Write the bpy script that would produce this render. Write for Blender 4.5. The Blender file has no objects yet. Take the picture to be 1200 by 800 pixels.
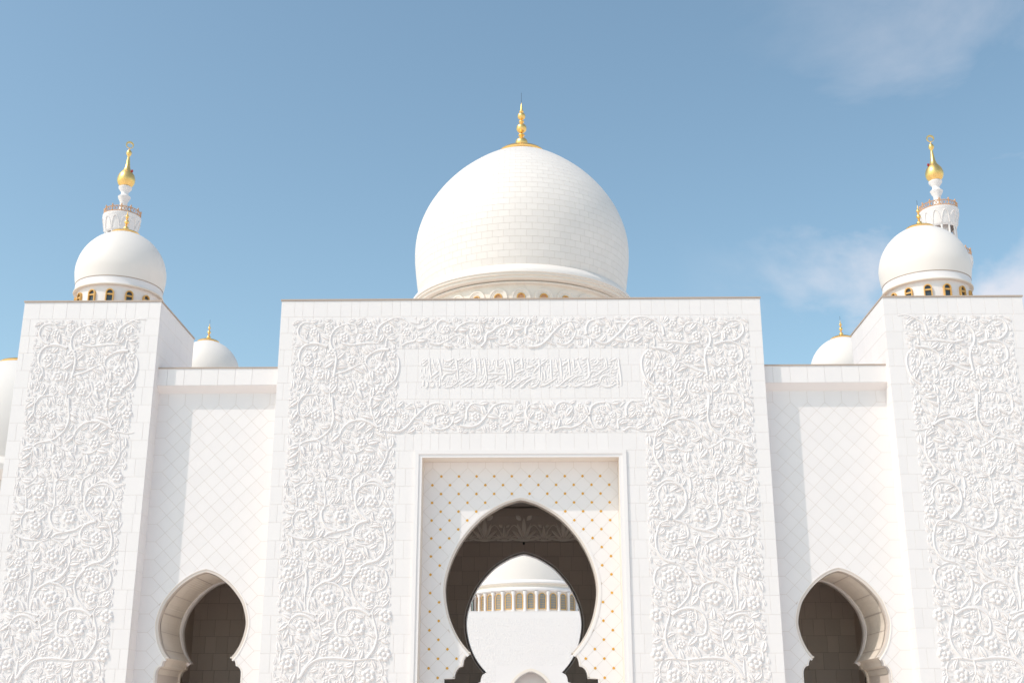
import bpy, math, random
import numpy as np
from mathutils import Vector, Matrix
from mathutils.geometry import delaunay_2d_cdt
random.seed(7)
R = math.radians
scene = bpy.context.scene
col = scene.collection

# ------------------------------------------------------------------ camera
cam_data = bpy.data.cameras.new('camera')
cam = bpy.data.objects.new('camera', cam_data)
col.objects.link(cam)
scene.camera = cam
cam.location = (0.5, -50.0, 1.6)
cam.rotation_euler = (R(90 + 17.873), 0, R(0.98))
cam_data.sensor_width = 36
cam_data.lens = 1411 / 1200 * 36
cam_data.clip_end = 6000

# ------------------------------------------------------------------ sky and sun
TO_SUN = Vector((-1.75, -1.0, 2.28)).normalized()
SUN_EL = math.asin(TO_SUN.z)
SUN_AZ = math.atan2(TO_SUN.x, TO_SUN.y)
world = bpy.data.worlds.new('World')
scene.world = world
world.use_nodes = True
nt = world.node_tree
nt.nodes.clear()
N = nt.nodes.new
sky = N('ShaderNodeTexSky')
sky.sky_type = 'NISHITA'
sky.sun_disc = False
sky.sun_elevation = SUN_EL
sky.sun_rotation = SUN_AZ
sky.air_density = 1.0
sky.dust_density = 1.2
sky.ozone_density = 0.25
bg = N('ShaderNodeBackground')
bg.inputs['Strength'].default_value = 0.15
out = N('ShaderNodeOutputWorld')
tc = N('ShaderNodeTexCoord')
mp = N('ShaderNodeMapping')
mp.inputs['Location'].default_value = (0.137, 2.324, 1.592)
mp.inputs['Scale'].default_value = (1.0, 1.0, 2.1)
n1 = N('ShaderNodeTexNoise')
n1.inputs['Scale'].default_value = 3.6
n1.inputs['Detail'].default_value = 9
n1.inputs['Roughness'].default_value = 0.56
n1.inputs['Distortion'].default_value = 0.35
ramp = N('ShaderNodeValToRGB')
ramp.color_ramp.elements[0].position = 0.45
ramp.color_ramp.elements[0].color = (0, 0, 0, 1)
ramp.color_ramp.elements[1].position = 0.58
ramp.color_ramp.elements[1].color = (0.80, 0.80, 0.80, 1)
mix = N('ShaderNodeMixRGB')
mix.inputs['Color2'].default_value = (5.0, 4.95, 5.3, 1)
lk = nt.links.new
lk(tc.outputs['Generated'], mp.inputs['Vector'])
lk(mp.outputs['Vector'], n1.inputs['Vector'])
lk(n1.outputs['Fac'], ramp.inputs['Fac'])
# the cloud bank lies low on the right-hand half of the sky, thinning upwards
sep = N('ShaderNodeSeparateXYZ')
lk(tc.outputs['Generated'], sep.inputs[0])
mx_ = N('ShaderNodeMapRange'); mx_.interpolation_type = 'SMOOTHSTEP'
mx_.inputs['From Min'].default_value = 0.11; mx_.inputs['From Max'].default_value = 0.30
lk(sep.outputs['X'], mx_.inputs['Value'])
mz_ = N('ShaderNodeMapRange'); mz_.interpolation_type = 'SMOOTHSTEP'
mz_.inputs['From Min'].default_value = 0.36; mz_.inputs['From Max'].default_value = 0.46
mz_.inputs['To Min'].default_value = 1.0; mz_.inputs['To Max'].default_value = 0.35
lk(sep.outputs['Z'], mz_.inputs['Value'])
m1_ = N('ShaderNodeMath'); m1_.operation = 'MULTIPLY'
lk(mx_.outputs[0], m1_.inputs[0]); lk(mz_.outputs[0], m1_.inputs[1])
m2_ = N('ShaderNodeMath'); m2_.operation = 'MULTIPLY'
lk(ramp.outputs['Color'], m2_.inputs[0]); lk(m1_.outputs[0], m2_.inputs[1])
lk(m2_.outputs[0], mix.inputs['Fac'])
tint = N('ShaderNodeMixRGB'); tint.blend_type = 'MULTIPLY'      # white balance of the dusty Gulf sky
tint.inputs['Fac'].default_value = 1.0
tint.inputs['Color2'].default_value = (1.14, 1.24, 1.10, 1)
lk(sky.outputs['Color'], tint.inputs['Color1'])
lk(tint.outputs['Color'], mix.inputs['Color1'])
lk(mix.outputs['Color'], bg.inputs['Color'])
lk(bg.outputs['Background'], out.inputs['Surface'])

sd = bpy.data.lights.new('sun', 'SUN')
sd.energy = 2.1
sd.angle = R(0.53)
sd.color = (1.0, 0.895, 0.815)
sun = bpy.data.objects.new('sun', sd)
col.objects.link(sun)
sun.location = (-60, -40, 80)
sun.rotation_euler = (-TO_SUN).to_track_quat('-Z', 'Y').to_euler()

scene.view_settings.view_transform = 'Standard'
scene.view_settings.look = 'None'
scene.view_settings.exposure = 0.19
scene.view_settings.gamma = 1.0
scene.cycles.max_bounces = 10
scene.cycles.diffuse_bounces = 7

# ------------------------------------------------------------------ materials
def stone(name, c, var=0.03, rough=0.5, veins=0.03, scale=1.3, bump=0.0, spec=0.35):
    m = bpy.data.materials.new(name)
    m.use_nodes = True
    t = m.node_tree
    b = t.nodes['Principled BSDF']
    b.inputs['Roughness'].default_value = rough
    b.inputs['Specular IOR Level'].default_value = spec
    L = t.links.new
    oi = t.nodes.new('ShaderNodeObjectInfo')
    ge = t.nodes.new('ShaderNodeNewGeometry')
    ad = t.nodes.new('ShaderNodeMath'); ad.operation = 'ADD'
    L(oi.outputs['Random'], ad.inputs[0]); L(ge.outputs['Random Per Island'], ad.inputs[1])
    fr = t.nodes.new('ShaderNodeMath'); fr.operation = 'FRACT'
    L(ad.outputs[0], fr.inputs[0])
    no = t.nodes.new('ShaderNodeTexNoise')
    no.inputs['Scale'].default_value = scale
    no.inputs['Detail'].default_value = 7
    no.inputs['Roughness'].default_value = 0.6
    no.inputs['Distortion'].default_value = 1.2
    L(ge.outputs['Position'], no.inputs['Vector'])
    ma = t.nodes.new('ShaderNodeMath'); ma.operation = 'MULTIPLY_ADD'
    L(fr.outputs[0], ma.inputs[0]); ma.inputs[1].default_value = var; ma.inputs[2].default_value = 1.0 - var * 0.5 - veins * 0.5
    mb = t.nodes.new('ShaderNodeMath'); mb.operation = 'MULTIPLY_ADD'
    L(no.outputs['Fac'], mb.inputs[0]); mb.inputs[1].default_value = veins; L(ma.outputs[0], mb.inputs[2])
    vm = t.nodes.new('ShaderNodeVectorMath'); vm.operation = 'SCALE'
    vm.inputs[0].default_value = c
    L(mb.outputs[0], vm.inputs['Scale'])
    L(vm.outputs[0], b.inputs['Base Color'])
    if bump:
        bp = t.nodes.new('ShaderNodeBump')
        bp.inputs['Strength'].default_value = bump
        bp.inputs['Distance'].default_value = 0.02
        n2 = t.nodes.new('ShaderNodeTexNoise')
        n2.inputs['Scale'].default_value = 14
        n2.inputs['Detail'].default_value = 4
        L(ge.outputs['Position'], n2.inputs['Vector'])
        L(n2.outputs['Fac'], bp.inputs['Height'])
        L(bp.outputs[0], b.inputs['Normal'])
    return m

def metal(name, c, rough):
    m = bpy.data.materials.new(name)
    m.use_nodes = True
    t = m.node_tree
    b = t.nodes['Principled BSDF']
    b.inputs['Metallic'].default_value = 1.0
    b.inputs['Base Color'].default_value = (*c, 1)
    no = t.nodes.new('ShaderNodeTexNoise')
    no.inputs['Scale'].default_value = 5
    mr = t.nodes.new('ShaderNodeMapRange')
    mr.inputs['To Min'].default_value = rough - 0.07
    mr.inputs['To Max'].default_value = rough + 0.1
    t.links.new(no.outputs['Fac'], mr.inputs['Value'])
    t.links.new(mr.outputs[0], b.inputs['Roughness'])
    return m

def plain(name, c, rough, spec=0.5):
    m = bpy.data.materials.new(name)
    m.use_nodes = True
    t = m.node_tree
    b = t.nodes['Principled BSDF']
    b.inputs['Roughness'].default_value = rough
    b.inputs['Specular IOR Level'].default_value = spec
    no = t.nodes.new('ShaderNodeTexNoise')
    no.inputs['Scale'].default_value = 3
    mx = t.nodes.new('ShaderNodeMixRGB')
    mx.inputs['Color1'].default_value = (*[k * 0.85 for k in c], 1)
    mx.inputs['Color2'].default_value = (*[min(1, k * 1.15) for k in c], 1)
    t.links.new(no.outputs['Fac'], mx.inputs['Fac'])
    t.links.new(mx.outputs[0], b.inputs['Base Color'])
    return m

MARBLE = stone('white_marble', (0.84, 0.79, 0.77), var=0.03, veins=0.03)
CARVED = stone('carved_marble', (0.83, 0.78, 0.76), var=0.02, veins=0.02, bump=0.12)
DOMES = stone('dome_marble', (0.85, 0.785, 0.73), var=0.04, veins=0.03)
SLABGROUT = stone('slab_grout', (0.74, 0.68, 0.64), var=0.0, veins=0.05, rough=0.9)
GROUT = stone('grout', (0.68, 0.60, 0.54), var=0.0, veins=0.05, rough=0.9)
CREAM_BOUNCE = stone('cream_bounce_marble', (0.83, 0.745, 0.655), var=0.03, veins=0.04)  # marble with warm bounce light put into its colour; also cream trim
INNER = stone('dim_interior_stone', (0.50, 0.425, 0.37), var=0.12, veins=0.08, rough=0.6)  # set darker than the marble, interior dimness partly put into the colour
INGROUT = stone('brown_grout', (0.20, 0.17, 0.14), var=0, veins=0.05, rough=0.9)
COPING = stone('tan_coping', (0.50, 0.40, 0.33), var=0.05, veins=0.06)
PAVING = stone('plaza_paving', (0.82, 0.735, 0.68), var=0.0, veins=0.06, rough=0.5)
GOLD = metal('gold', (1.0, 0.655, 0.24), 0.36)
GOLDTILE = plain('gold_mosaic', (0.70, 0.36, 0.03), 0.45)
BRONZE = plain('bronze_paint', (0.62, 0.36, 0.20), 0.45)
GOLDPAINT = plain('gold_paint', (0.72, 0.41, 0.12), 0.4)
GLASS = plain('dark_glass', (0.05, 0.065, 0.075), 0.08, 0.6)
LEADGLASS = plain('leaded_glass', (0.20, 0.25, 0.29), 0.2, 0.5)
REDLAMP = plain('red_lamp', (0.35, 0.03, 0.03), 0.3)
DARKMETAL = plain('dark_metal', (0.03, 0.03, 0.03), 0.5)

# ------------------------------------------------------------------ mesh helpers
class MB:
    def __init__(s):
        s.v = []; s.f = []
    def add(s, vs, fs):
        o = len(s.v)
        s.v.extend(vs)
        s.f.extend([tuple(o + i for i in f) for f in fs])
        return s
    def box(s, x0, x1, y0, y1, z0, z1):
        vs = [(x0,y0,z0),(x1,y0,z0),(x1,y1,z0),(x0,y1,z0),(x0,y0,z1),(x1,y0,z1),(x1,y1,z1),(x0,y1,z1)]
        return s.add(vs, [(0,3,2,1),(4,5,6,7),(0,1,5,4),(1,2,6,5),(2,3,7,6),(3,0,4,7)])
    def prism(s, pts, y0, y1):
        """outline in (x, z), counter-clockwise seen from -y, thick from y0 (front) to y1"""
        n = len(pts)
        vs = [(p[0], y0, p[1]) for p in pts] + [(p[0], y1, p[1]) for p in pts]
        fs = [tuple(range(n)), tuple(range(2 * n - 1, n - 1, -1))]
        fs += [(i, i + n, (i + 1) % n + n, (i + 1) % n) for i in range(n)]
        return s.add(vs, fs)
    def sheet(s, verts, tris, y0, y1):
        """triangulated outline thick from y0 to y1"""
        n = len(verts)
        vs = [(p[0], y0, p[1]) for p in verts] + [(p[0], y1, p[1]) for p in verts]
        fs = []
        cnt = {}
        for t in tris:
            a, b, c = [verts[i] for i in t]
            if (b[0]-a[0])*(c[1]-a[1]) - (b[1]-a[1])*(c[0]-a[0]) < 0:
                t = (t[0], t[2], t[1])
            fs.append(tuple(t)); fs.append((t[2]+n, t[1]+n, t[0]+n))
            for i in range(3):
                e = (t[i], t[(i+1) % 3])
                cnt[e] = 1
        for (a, b) in cnt:
            if (b, a) not in cnt:
                fs.append((a, a+n, b+n, b))
        return s.add(vs, fs)
    def lathe(s, prof, n=48, c=(0, 0), a0=0.0, a1=2*math.pi):
        full = abs(a1 - a0 - 2*math.pi) < 1e-6
        m = n if full else n + 1
        vs = []
        for (r, z) in prof:
            for k in range(m):
                a = a0 + (a1 - a0) * k / n
                vs.append((c[0] + r*math.sin(a), c[1] - r*math.cos(a), z))
        fs = []
        for i in range(len(prof) - 1):
            for k in range(n):
                k2 = (k + 1) % m
                fs.append((i*m + k, i*m + k2, (i+1)*m + k2, (i+1)*m + k))
        return s.add(vs, fs)
    def tube(s, pts, rad, n=6, closed=False):
        P = [Vector(p) for p in pts]
        m = len(P)
        vs = []
        for i, p in enumerate(P):
            t = (P[(i+1) % m] - P[i-1]) if closed else (P[min(i+1, m-1)] - P[max(i-1, 0)])
            t.normalize()
            u = t.cross(Vector((0, 0, 1)))
            if u.length < 1e-3: u = Vector((1, 0, 0))
            u.normalize(); w = u.cross(t)
            r = rad[i] if hasattr(rad, '__len__') else rad
            for k in range(n):
                a = 2*math.pi*k/n
                vs.append(tuple(p + u*(r*math.cos(a)) + w*(r*math.sin(a))))
        fs = []
        for i in range(m if closed else m - 1):
            j = (i + 1) % m
            for k in range(n):
                fs.append((i*n+k, i*n+(k+1) % n, j*n+(k+1) % n, j*n+k))
        if not closed:
            fs.append(tuple(range(n-1, -1, -1))); fs.append(tuple(range((m-1)*n, m*n)))
        return s.add(vs, fs)
    def mesh(s, name, mat, smooth=None):
        me = bpy.data.meshes.new(name)
        me.from_pydata(s.v, [], s.f)
        me.materials.append(mat)
        if smooth is not None:
            me.shade_smooth()
            me.set_sharp_from_angle(angle=R(smooth))
        me.update()
        return me
    def build(s, name, mat, parent=None, smooth=None, loc=(0, 0, 0), rot=(0, 0, 0)):
        return put(name, s.mesh(name, mat, smooth), parent, loc, rot)

def put(name, me, parent=None, loc=(0, 0, 0), rot=(0, 0, 0), scale=(1, 1, 1)):
    o = bpy.data.objects.new(name, me)
    col.objects.link(o)
    o.location = loc; o.rotation_euler = rot; o.scale = scale
    if parent is not None: o.parent = parent
    return o

def thing(name, label, cat, loc=(0, 0, 0), rotz=0, group=None):
    o = put(name, None, None, loc, (0, 0, rotz))
    o['label'] = label; o['category'] = cat
    if group: o['group'] = group
    return o

def stuff(o):
    o['kind'] = 'stuff'
    return o

def catmull(pts, step):
    P = [Vector((p[0], p[1])) for p in pts]
    if len(P) < 3:
        d = (P[1]-P[0]).length
        n = max(2, int(d/step))
        return [tuple(P[0].lerp(P[1], i/n)) for i in range(n+1)]
    out = []
    for i in range(len(P)-1):
        p0 = P[i-1] if i else P[0]*2 - P[1]
        p1, p2 = P[i], P[i+1]
        p3 = P[i+2] if i+2 < len(P) else P[-1]*2 - P[-2]
        n = max(1, int((p2-p1).length/step))
        for k in range(n):
            t = k/n
            q = 0.5*((2*p1) + (p2-p0)*t + (2*p0-5*p1+4*p2-p3)*t*t + (3*p1-p0-3*p2+p3)*t**3)
            out.append(tuple(q))
    out.append(tuple(P[-1]))
    return out

def inside(p, poly):
    x, y = p
    r = False
    j = len(poly) - 1
    for i in range(len(poly)):
        xi, yi = poly[i]; xj, yj = poly[j]
        if (yi > y) != (yj > y) and x < (xj-xi)*(y-yi)/(yj-yi)+xi:
            r = not r
        j = i
    return r

def inset(poly, g):
    n = len(poly)
    res = []
    for i in range(n):
        a, b, c = Vector(poly[i-1]), Vector(poly[i]), Vector(poly[(i+1) % n])
        d1 = (b-a).normalized(); d2 = (c-b).normalized()
        n1 = Vector((-d1.y, d1.x)); n2 = Vector((-d2.y, d2.x))
        k = 1 + n1.dot(n2)
        res.append(tuple(b + (n1+n2)*(g/max(k, 0.3))))
    return res

def cut(poly, cutters, hull=None):
    """triangles of poly that lie outside every cutter outline; None when untouched"""
    x0 = min(p[0] for p in poly); x1 = max(p[0] for p in poly)
    z0 = min(p[1] for p in poly); z1 = max(p[1] for p in poly)
    vs = [Vector(p) for p in poly]
    n = len(vs)
    es = [(i, (i+1) % n) for i in range(n)]
    hit = False
    for c in cutters:
        m = len(c)
        for i in range(m):
            a, b = c[i], c[(i+1) % m]
            if max(a[0], b[0]) < x0 or min(a[0], b[0]) > x1 or max(a[1], b[1]) < z0 or min(a[1], b[1]) > z1:
                continue
            hit = True
            vs += [Vector(a), Vector(b)]
            es.append((len(vs)-2, len(vs)-1))
        if not hit and inside(poly[0], c):
            return [], []
    if not hit:
        cx = sum(p[0] for p in poly)/n; cz = sum(p[1] for p in poly)/n
        if any(inside((cx, cz), c) for c in cutters): return [], []
        return None
    r = delaunay_2d_cdt(vs, es, [], 0, 1e-5)
    V = [tuple(v) for v in r[0]]
    T = []
    for f in r[2]:
        cx = sum(V[i][0] for i in f)/3; cz = sum(V[i][1] for i in f)/3
        if inside((cx, cz), poly) and not any(inside((cx, cz), c) for c in cutters):
            T.append(tuple(f))
    return V, T

def islands(V, T):
    par = list(range(len(T)))
    def root(i):
        while par[i] != i: i = par[i]
        return i
    ed = {}
    for i, t in enumerate(T):
        for k in range(3):
            e = tuple(sorted((t[k], t[(k+1) % 3])))
            if e in ed: par[root(i)] = root(ed[e])
            else: ed[e] = i
    gr = {}
    for i, t in enumerate(T): gr.setdefault(root(i), []).append(t)
    res = []
    for ts in gr.values():
        ar = 0.0
        for t in ts:
            a, b, c = [V[i] for i in t]
            ar += abs((b[0]-a[0])*(c[1]-a[1]) - (b[1]-a[1])*(c[0]-a[0]))/2
        if ar < 0.004: continue
        ids = sorted({i for t in ts for i in t})
        mp_ = {v: k for k, v in enumerate(ids)}
        res.append(([V[i] for i in ids], [tuple(mp_[i] for i in t) for t in ts]))
    return res

SLAB = {}
def slab_mesh(w, h, mat, th=0.03):
    k = (round(w, 3), round(h, 3), mat.name, th)
    if k not in SLAB:
        e = 0.004
        m = MB()
        m.box(-w/2, w/2, 0.0, th, -h/2, h/2)
        # eased front edge
        m.v[0] = (-w/2+e, 0, -h/2+e); m.v[1] = (w/2-e, 0, -h/2+e); m.v[4] = (-w/2+e, 0, h/2-e); m.v[5] = (w/2-e, 0, h/2-e)
        vs = [(-w/2, e, -h/2), (w/2, e, -h/2), (w/2, e, h/2), (-w/2, e, h/2)]
        mm = MB()
        f = [m.v[0], m.v[1], m.v[5], m.v[4]]
        bk = [(-w/2, th, -h/2), (w/2, th, -h/2), (w/2, th, h/2), (-w/2, th, h/2)]
        allv = f + vs + bk
        fs = [(0, 1, 2, 3)]
        for i in range(4):
            j = (i+1) % 4
            fs.append((i, 4+i, 4+j, j)); fs.append((4+i, 8+i, 8+j, 4+j))
        mm.add(allv, fs)
        SLAB[k] = mm.mesh('slab', mat)
    return SLAB[k]

GAP = 0.011
def rect_slabs(x0, x1, z0, z1, nrow, wmean, rnd, widths=None):
    """running-bond slabs filling a rectangle: list of (cx, cz, w, h)"""
    res = []
    h = (z1 - z0)/nrow
    for r in range(nrow):
        x = x0
        first = True
        while x < x1 - 1e-6:
            w = wmean*rnd.choice((0.75, 1.0, 1.0, 1.25))
            if first and r % 2: w *= 0.6
            first = False
            w = round(w/0.06)*0.06
            if x1 - (x + w) < wmean*0.45: w = x1 - x
            res.append((x + w/2, z0 + (r+0.5)*h, w - GAP, h - GAP))
            x += w
    return res

def clad(parent, slabs, y, mat, limit, name='slab', rotz=0.0, org=(0, 0), score=None):
    """front slabs as single objects up to limit, the rest as one joined part. rotz turns the face about org."""
    slabs = list(slabs)
    if score: slabs.sort(key=score)
    c, s = math.cos(rotz), math.sin(rotz)
    rest = MB()
    for i, (cx, cz, w, h) in enumerate(slabs):
        lx, ly = org[0] + c*cx - s*y, org[1] + s*cx + c*y
        if i < limit:
            put(name, slab_mesh(w, h, mat), parent, (lx, ly + random.uniform(-.0012, .0012), cz), (0, 0, rotz))
        else:
            me = slab_mesh(w, h, mat)
            vs = [(lx + c*v.co.x - s*v.co.y, ly + s*v.co.x + c*v.co.y, cz + v.co.z) for v in me.vertices]
            rest.add(vs, [tuple(p.vertices) for p in me.polygons])
    if rest.v:
        stuff(rest.build('slab_field', mat, parent))

# ------------------------------------------------------------------ arch outlines (x, z), right half from the foot to the apex
def horseshoe(right_arc, foot):
    arc = catmull(right_arc, 0.16)
    return foot, arc
def foil(cx, cz, rx, rz, n=7):
    return [(cx + rx*math.cos(a), cz + rz*math.sin(a)) for a in [math.pi/2*k/n for k in range(n+1)]]
MAIN_ARC = catmull([(2.06,4.59),(2.43,5.01),(2.76,5.55),(3.03,6.28),(3.15,7.26),(2.94,8.24),(2.45,9.22),(1.69,10.10),(0.93,10.61),(0.48,10.81),(0.2,10.895),(0.0,10.93)], 0.15)
MAIN_FOOT = [(3.13, 0.0), (3.13, 3.58), (2.71, 3.60)] + foil(2.40, 3.62, 0.31, 0.46) + [(2.37, 4.12)] + foil(2.06, 4.14, 0.31, 0.44)[0:-1]
SIDE_ARC = catmull([(1.27,4.41),(1.47,4.66),(1.67,5.05),(1.80,5.55),(1.81,5.95),(1.66,6.50),(1.46,6.86),(1.06,7.33),(0.62,7.67),(0.26,7.85),(0.0,7.92)], 0.10)
SIDE_FOOT = [(1.76, 0.0), (1.76, 3.80)] + foil(1.54, 3.80, 0.22, 0.30)[1:] + [(1.52, 4.14)] + foil(1.27, 4.16, 0.25, 0.25)[0:-1]
def outline(foot, arc, cx=0.0):
    r = foot + arc
    return [(cx + x, z) for x, z in r] + [(cx - x, z) for x, z in reversed(r[:-1])]
def offset_arc(arc, d):
    """outward offset of the right half of the arch curve"""
    res = []
    n = len(arc)
    for i in range(n):
        a = Vector(arc[max(i-1, 0)]); b = Vector(arc[min(i+1, n-1)])
        t = (b-a).normalized()
        nn = Vector((t.y, -t.x))
        if i == n-1:
            nn = Vector((0, 1.0)) * 1.03
        res.append((max(0.0, arc[i][0] + nn.x*d), arc[i][1] + nn.y*d))
    return res
def full_arc(arc, cx=0.0):
    return [(cx + x, z) for x, z in arc] + [(cx - x, z) for x, z in reversed(arc[:-1])]

def sweep(arc, prof, cx=0.0):
    """moulding along an arch: prof = (outward offset, y)"""
    m = MB()
    rows = [[(p[0], y, p[1]) for p in full_arc(offset_arc(arc, d), cx)] for d, y in prof]
    n = len(rows[0])
    vs = [p for r in rows for p in r]
    fs = []
    for i in range(len(rows)-1):
        for k in range(n-1):
            fs.append((i*n+k, i*n+k+1, (i+1)*n+k+1, (i+1)*n+k))
    return m.add(vs, fs)

def reveal(out, y0, y1):
    m = MB()
    n = len(out)
    vs = [(p[0], y0, p[1]) for p in out] + [(p[0], y1, p[1]) for p in out]
    fs = [(i, i+1, n+i+1, n+i) for i in range(n-1)]
    return m.add(vs, fs)

def foil_trim(foot, y, w, dep, parent):
    """chamfered edge along the cusped foot of an arch, both sides"""
    for sg in (1, -1):
        m = MB()
        rows = [[(sg*p[0], yy, p[1]) for p in offset_arc(foot + [foot[-1]], d)[:-1]] for d, yy in ((w, y+.004), (w, y-.012), (w*0.6, y-.012), (0.003, y+dep))]
        n = len(rows[0])
        m.add([p for r in rows for p in r], [(i*n+k, i*n+k+1, (i+1)*n+k+1, (i+1)*n+k)[::sg] for i in range(3) for k in range(n-1)])
        m.build('foil_trim', CREAM_BOUNCE, parent, 30)

def holed_wall(x0, x1, z0, z1, holes, y0, y1):
    V, T = cut([(x0, z0), (x1, z0), (x1, z1), (x0, z1)], holes)
    return MB().sheet(V, T, y0, y1)

# lattice of square tiles set on their corners
def lattice(cx, a, NH, z0, nrows, edge, top):
    """returns (tile polygons, node list). a = half diagonal, nodes at cx + i*a, z0 - j*a with i + j even, |i| <= NH"""
    X = lambda i: cx + i*a
    Z = lambda j: z0 - j*a
    tiles = []
    nodes = []
    for j in range(0, nrows):
        for i in range(-NH, NH+1):
            if (i + j) % 2 == 0:
                if j >= 1 and abs(i) < (NH if edge <= NH*a + 1e-6 else NH + 1): nodes.append((X(i), Z(j)))
            elif j >= 1 and abs(i) <= NH - 1:
                tiles.append([(X(i-1), Z(j)), (X(i), Z(j+1)), (X(i+1), Z(j)), (X(i), Z(j-1))])
    for i in range(-NH, NH+1):
        if i % 2 and abs(i) <= NH - 1:
            tiles.append([(X(i-1), Z(0)), (X(i), Z(1)), (X(i+1), Z(0)), (X(i+1), top), (X(i-1), top)])
    for sgn in (-1, 1):
        e = cx + sgn*edge
        j0 = NH % 2
        for j in range(j0, nrows - 1, 2):
            p = [(e, Z(j)), (e, Z(j+2)), (X(sgn*NH), Z(j+2)), (X(sgn*(NH-1)), Z(j+1)), (X(sgn*NH), Z(j))]
            if edge <= NH*a + 1e-6: p = [(e, Z(j)), (e, Z(j+2)), (X(sgn*(NH-1)), Z(j+1))]
            tiles.append(p if sgn < 0 else p[::-1])
        if NH % 2:
            p = [(e, top), (e, Z(1)), (X(sgn*(NH-1)), Z(0)), (X(sgn*(NH-1)), top)]
        else:
            p = [(e, top), (e, Z(0)), (X(sgn*NH), Z(0)), (X(sgn*NH), top)]
        tiles.append(p if sgn < 0 else p[::-1])
    return tiles, nodes

def lay_tiles(parent, tiles, cutters, y, mat, th=0.028, gap=0.011):
    cache = {}
    for t in tiles:
        t = inset(t, gap/2)
        c = cut(t, cutters)
        cx = sum(p[0] for p in t)/len(t); cz = sum(p[1] for p in t)/len(t)
        if c is None:
            loc = [(round(p[0]-cx, 3), round(p[1]-cz, 3)) for p in t]
            k = tuple(loc)
            if k not in cache:
                cache[k] = MB().prism(loc, 0, th).mesh('tile', mat)
            put('tile', cache[k], parent, (cx, y, cz))
        elif c[1]:
            for V, T in islands(*c):
                MB().sheet([(p[0]-cx, p[1]-cz) for p in V], T, 0, th).build('tile', mat, parent, loc=(cx, y, cz))

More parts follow.
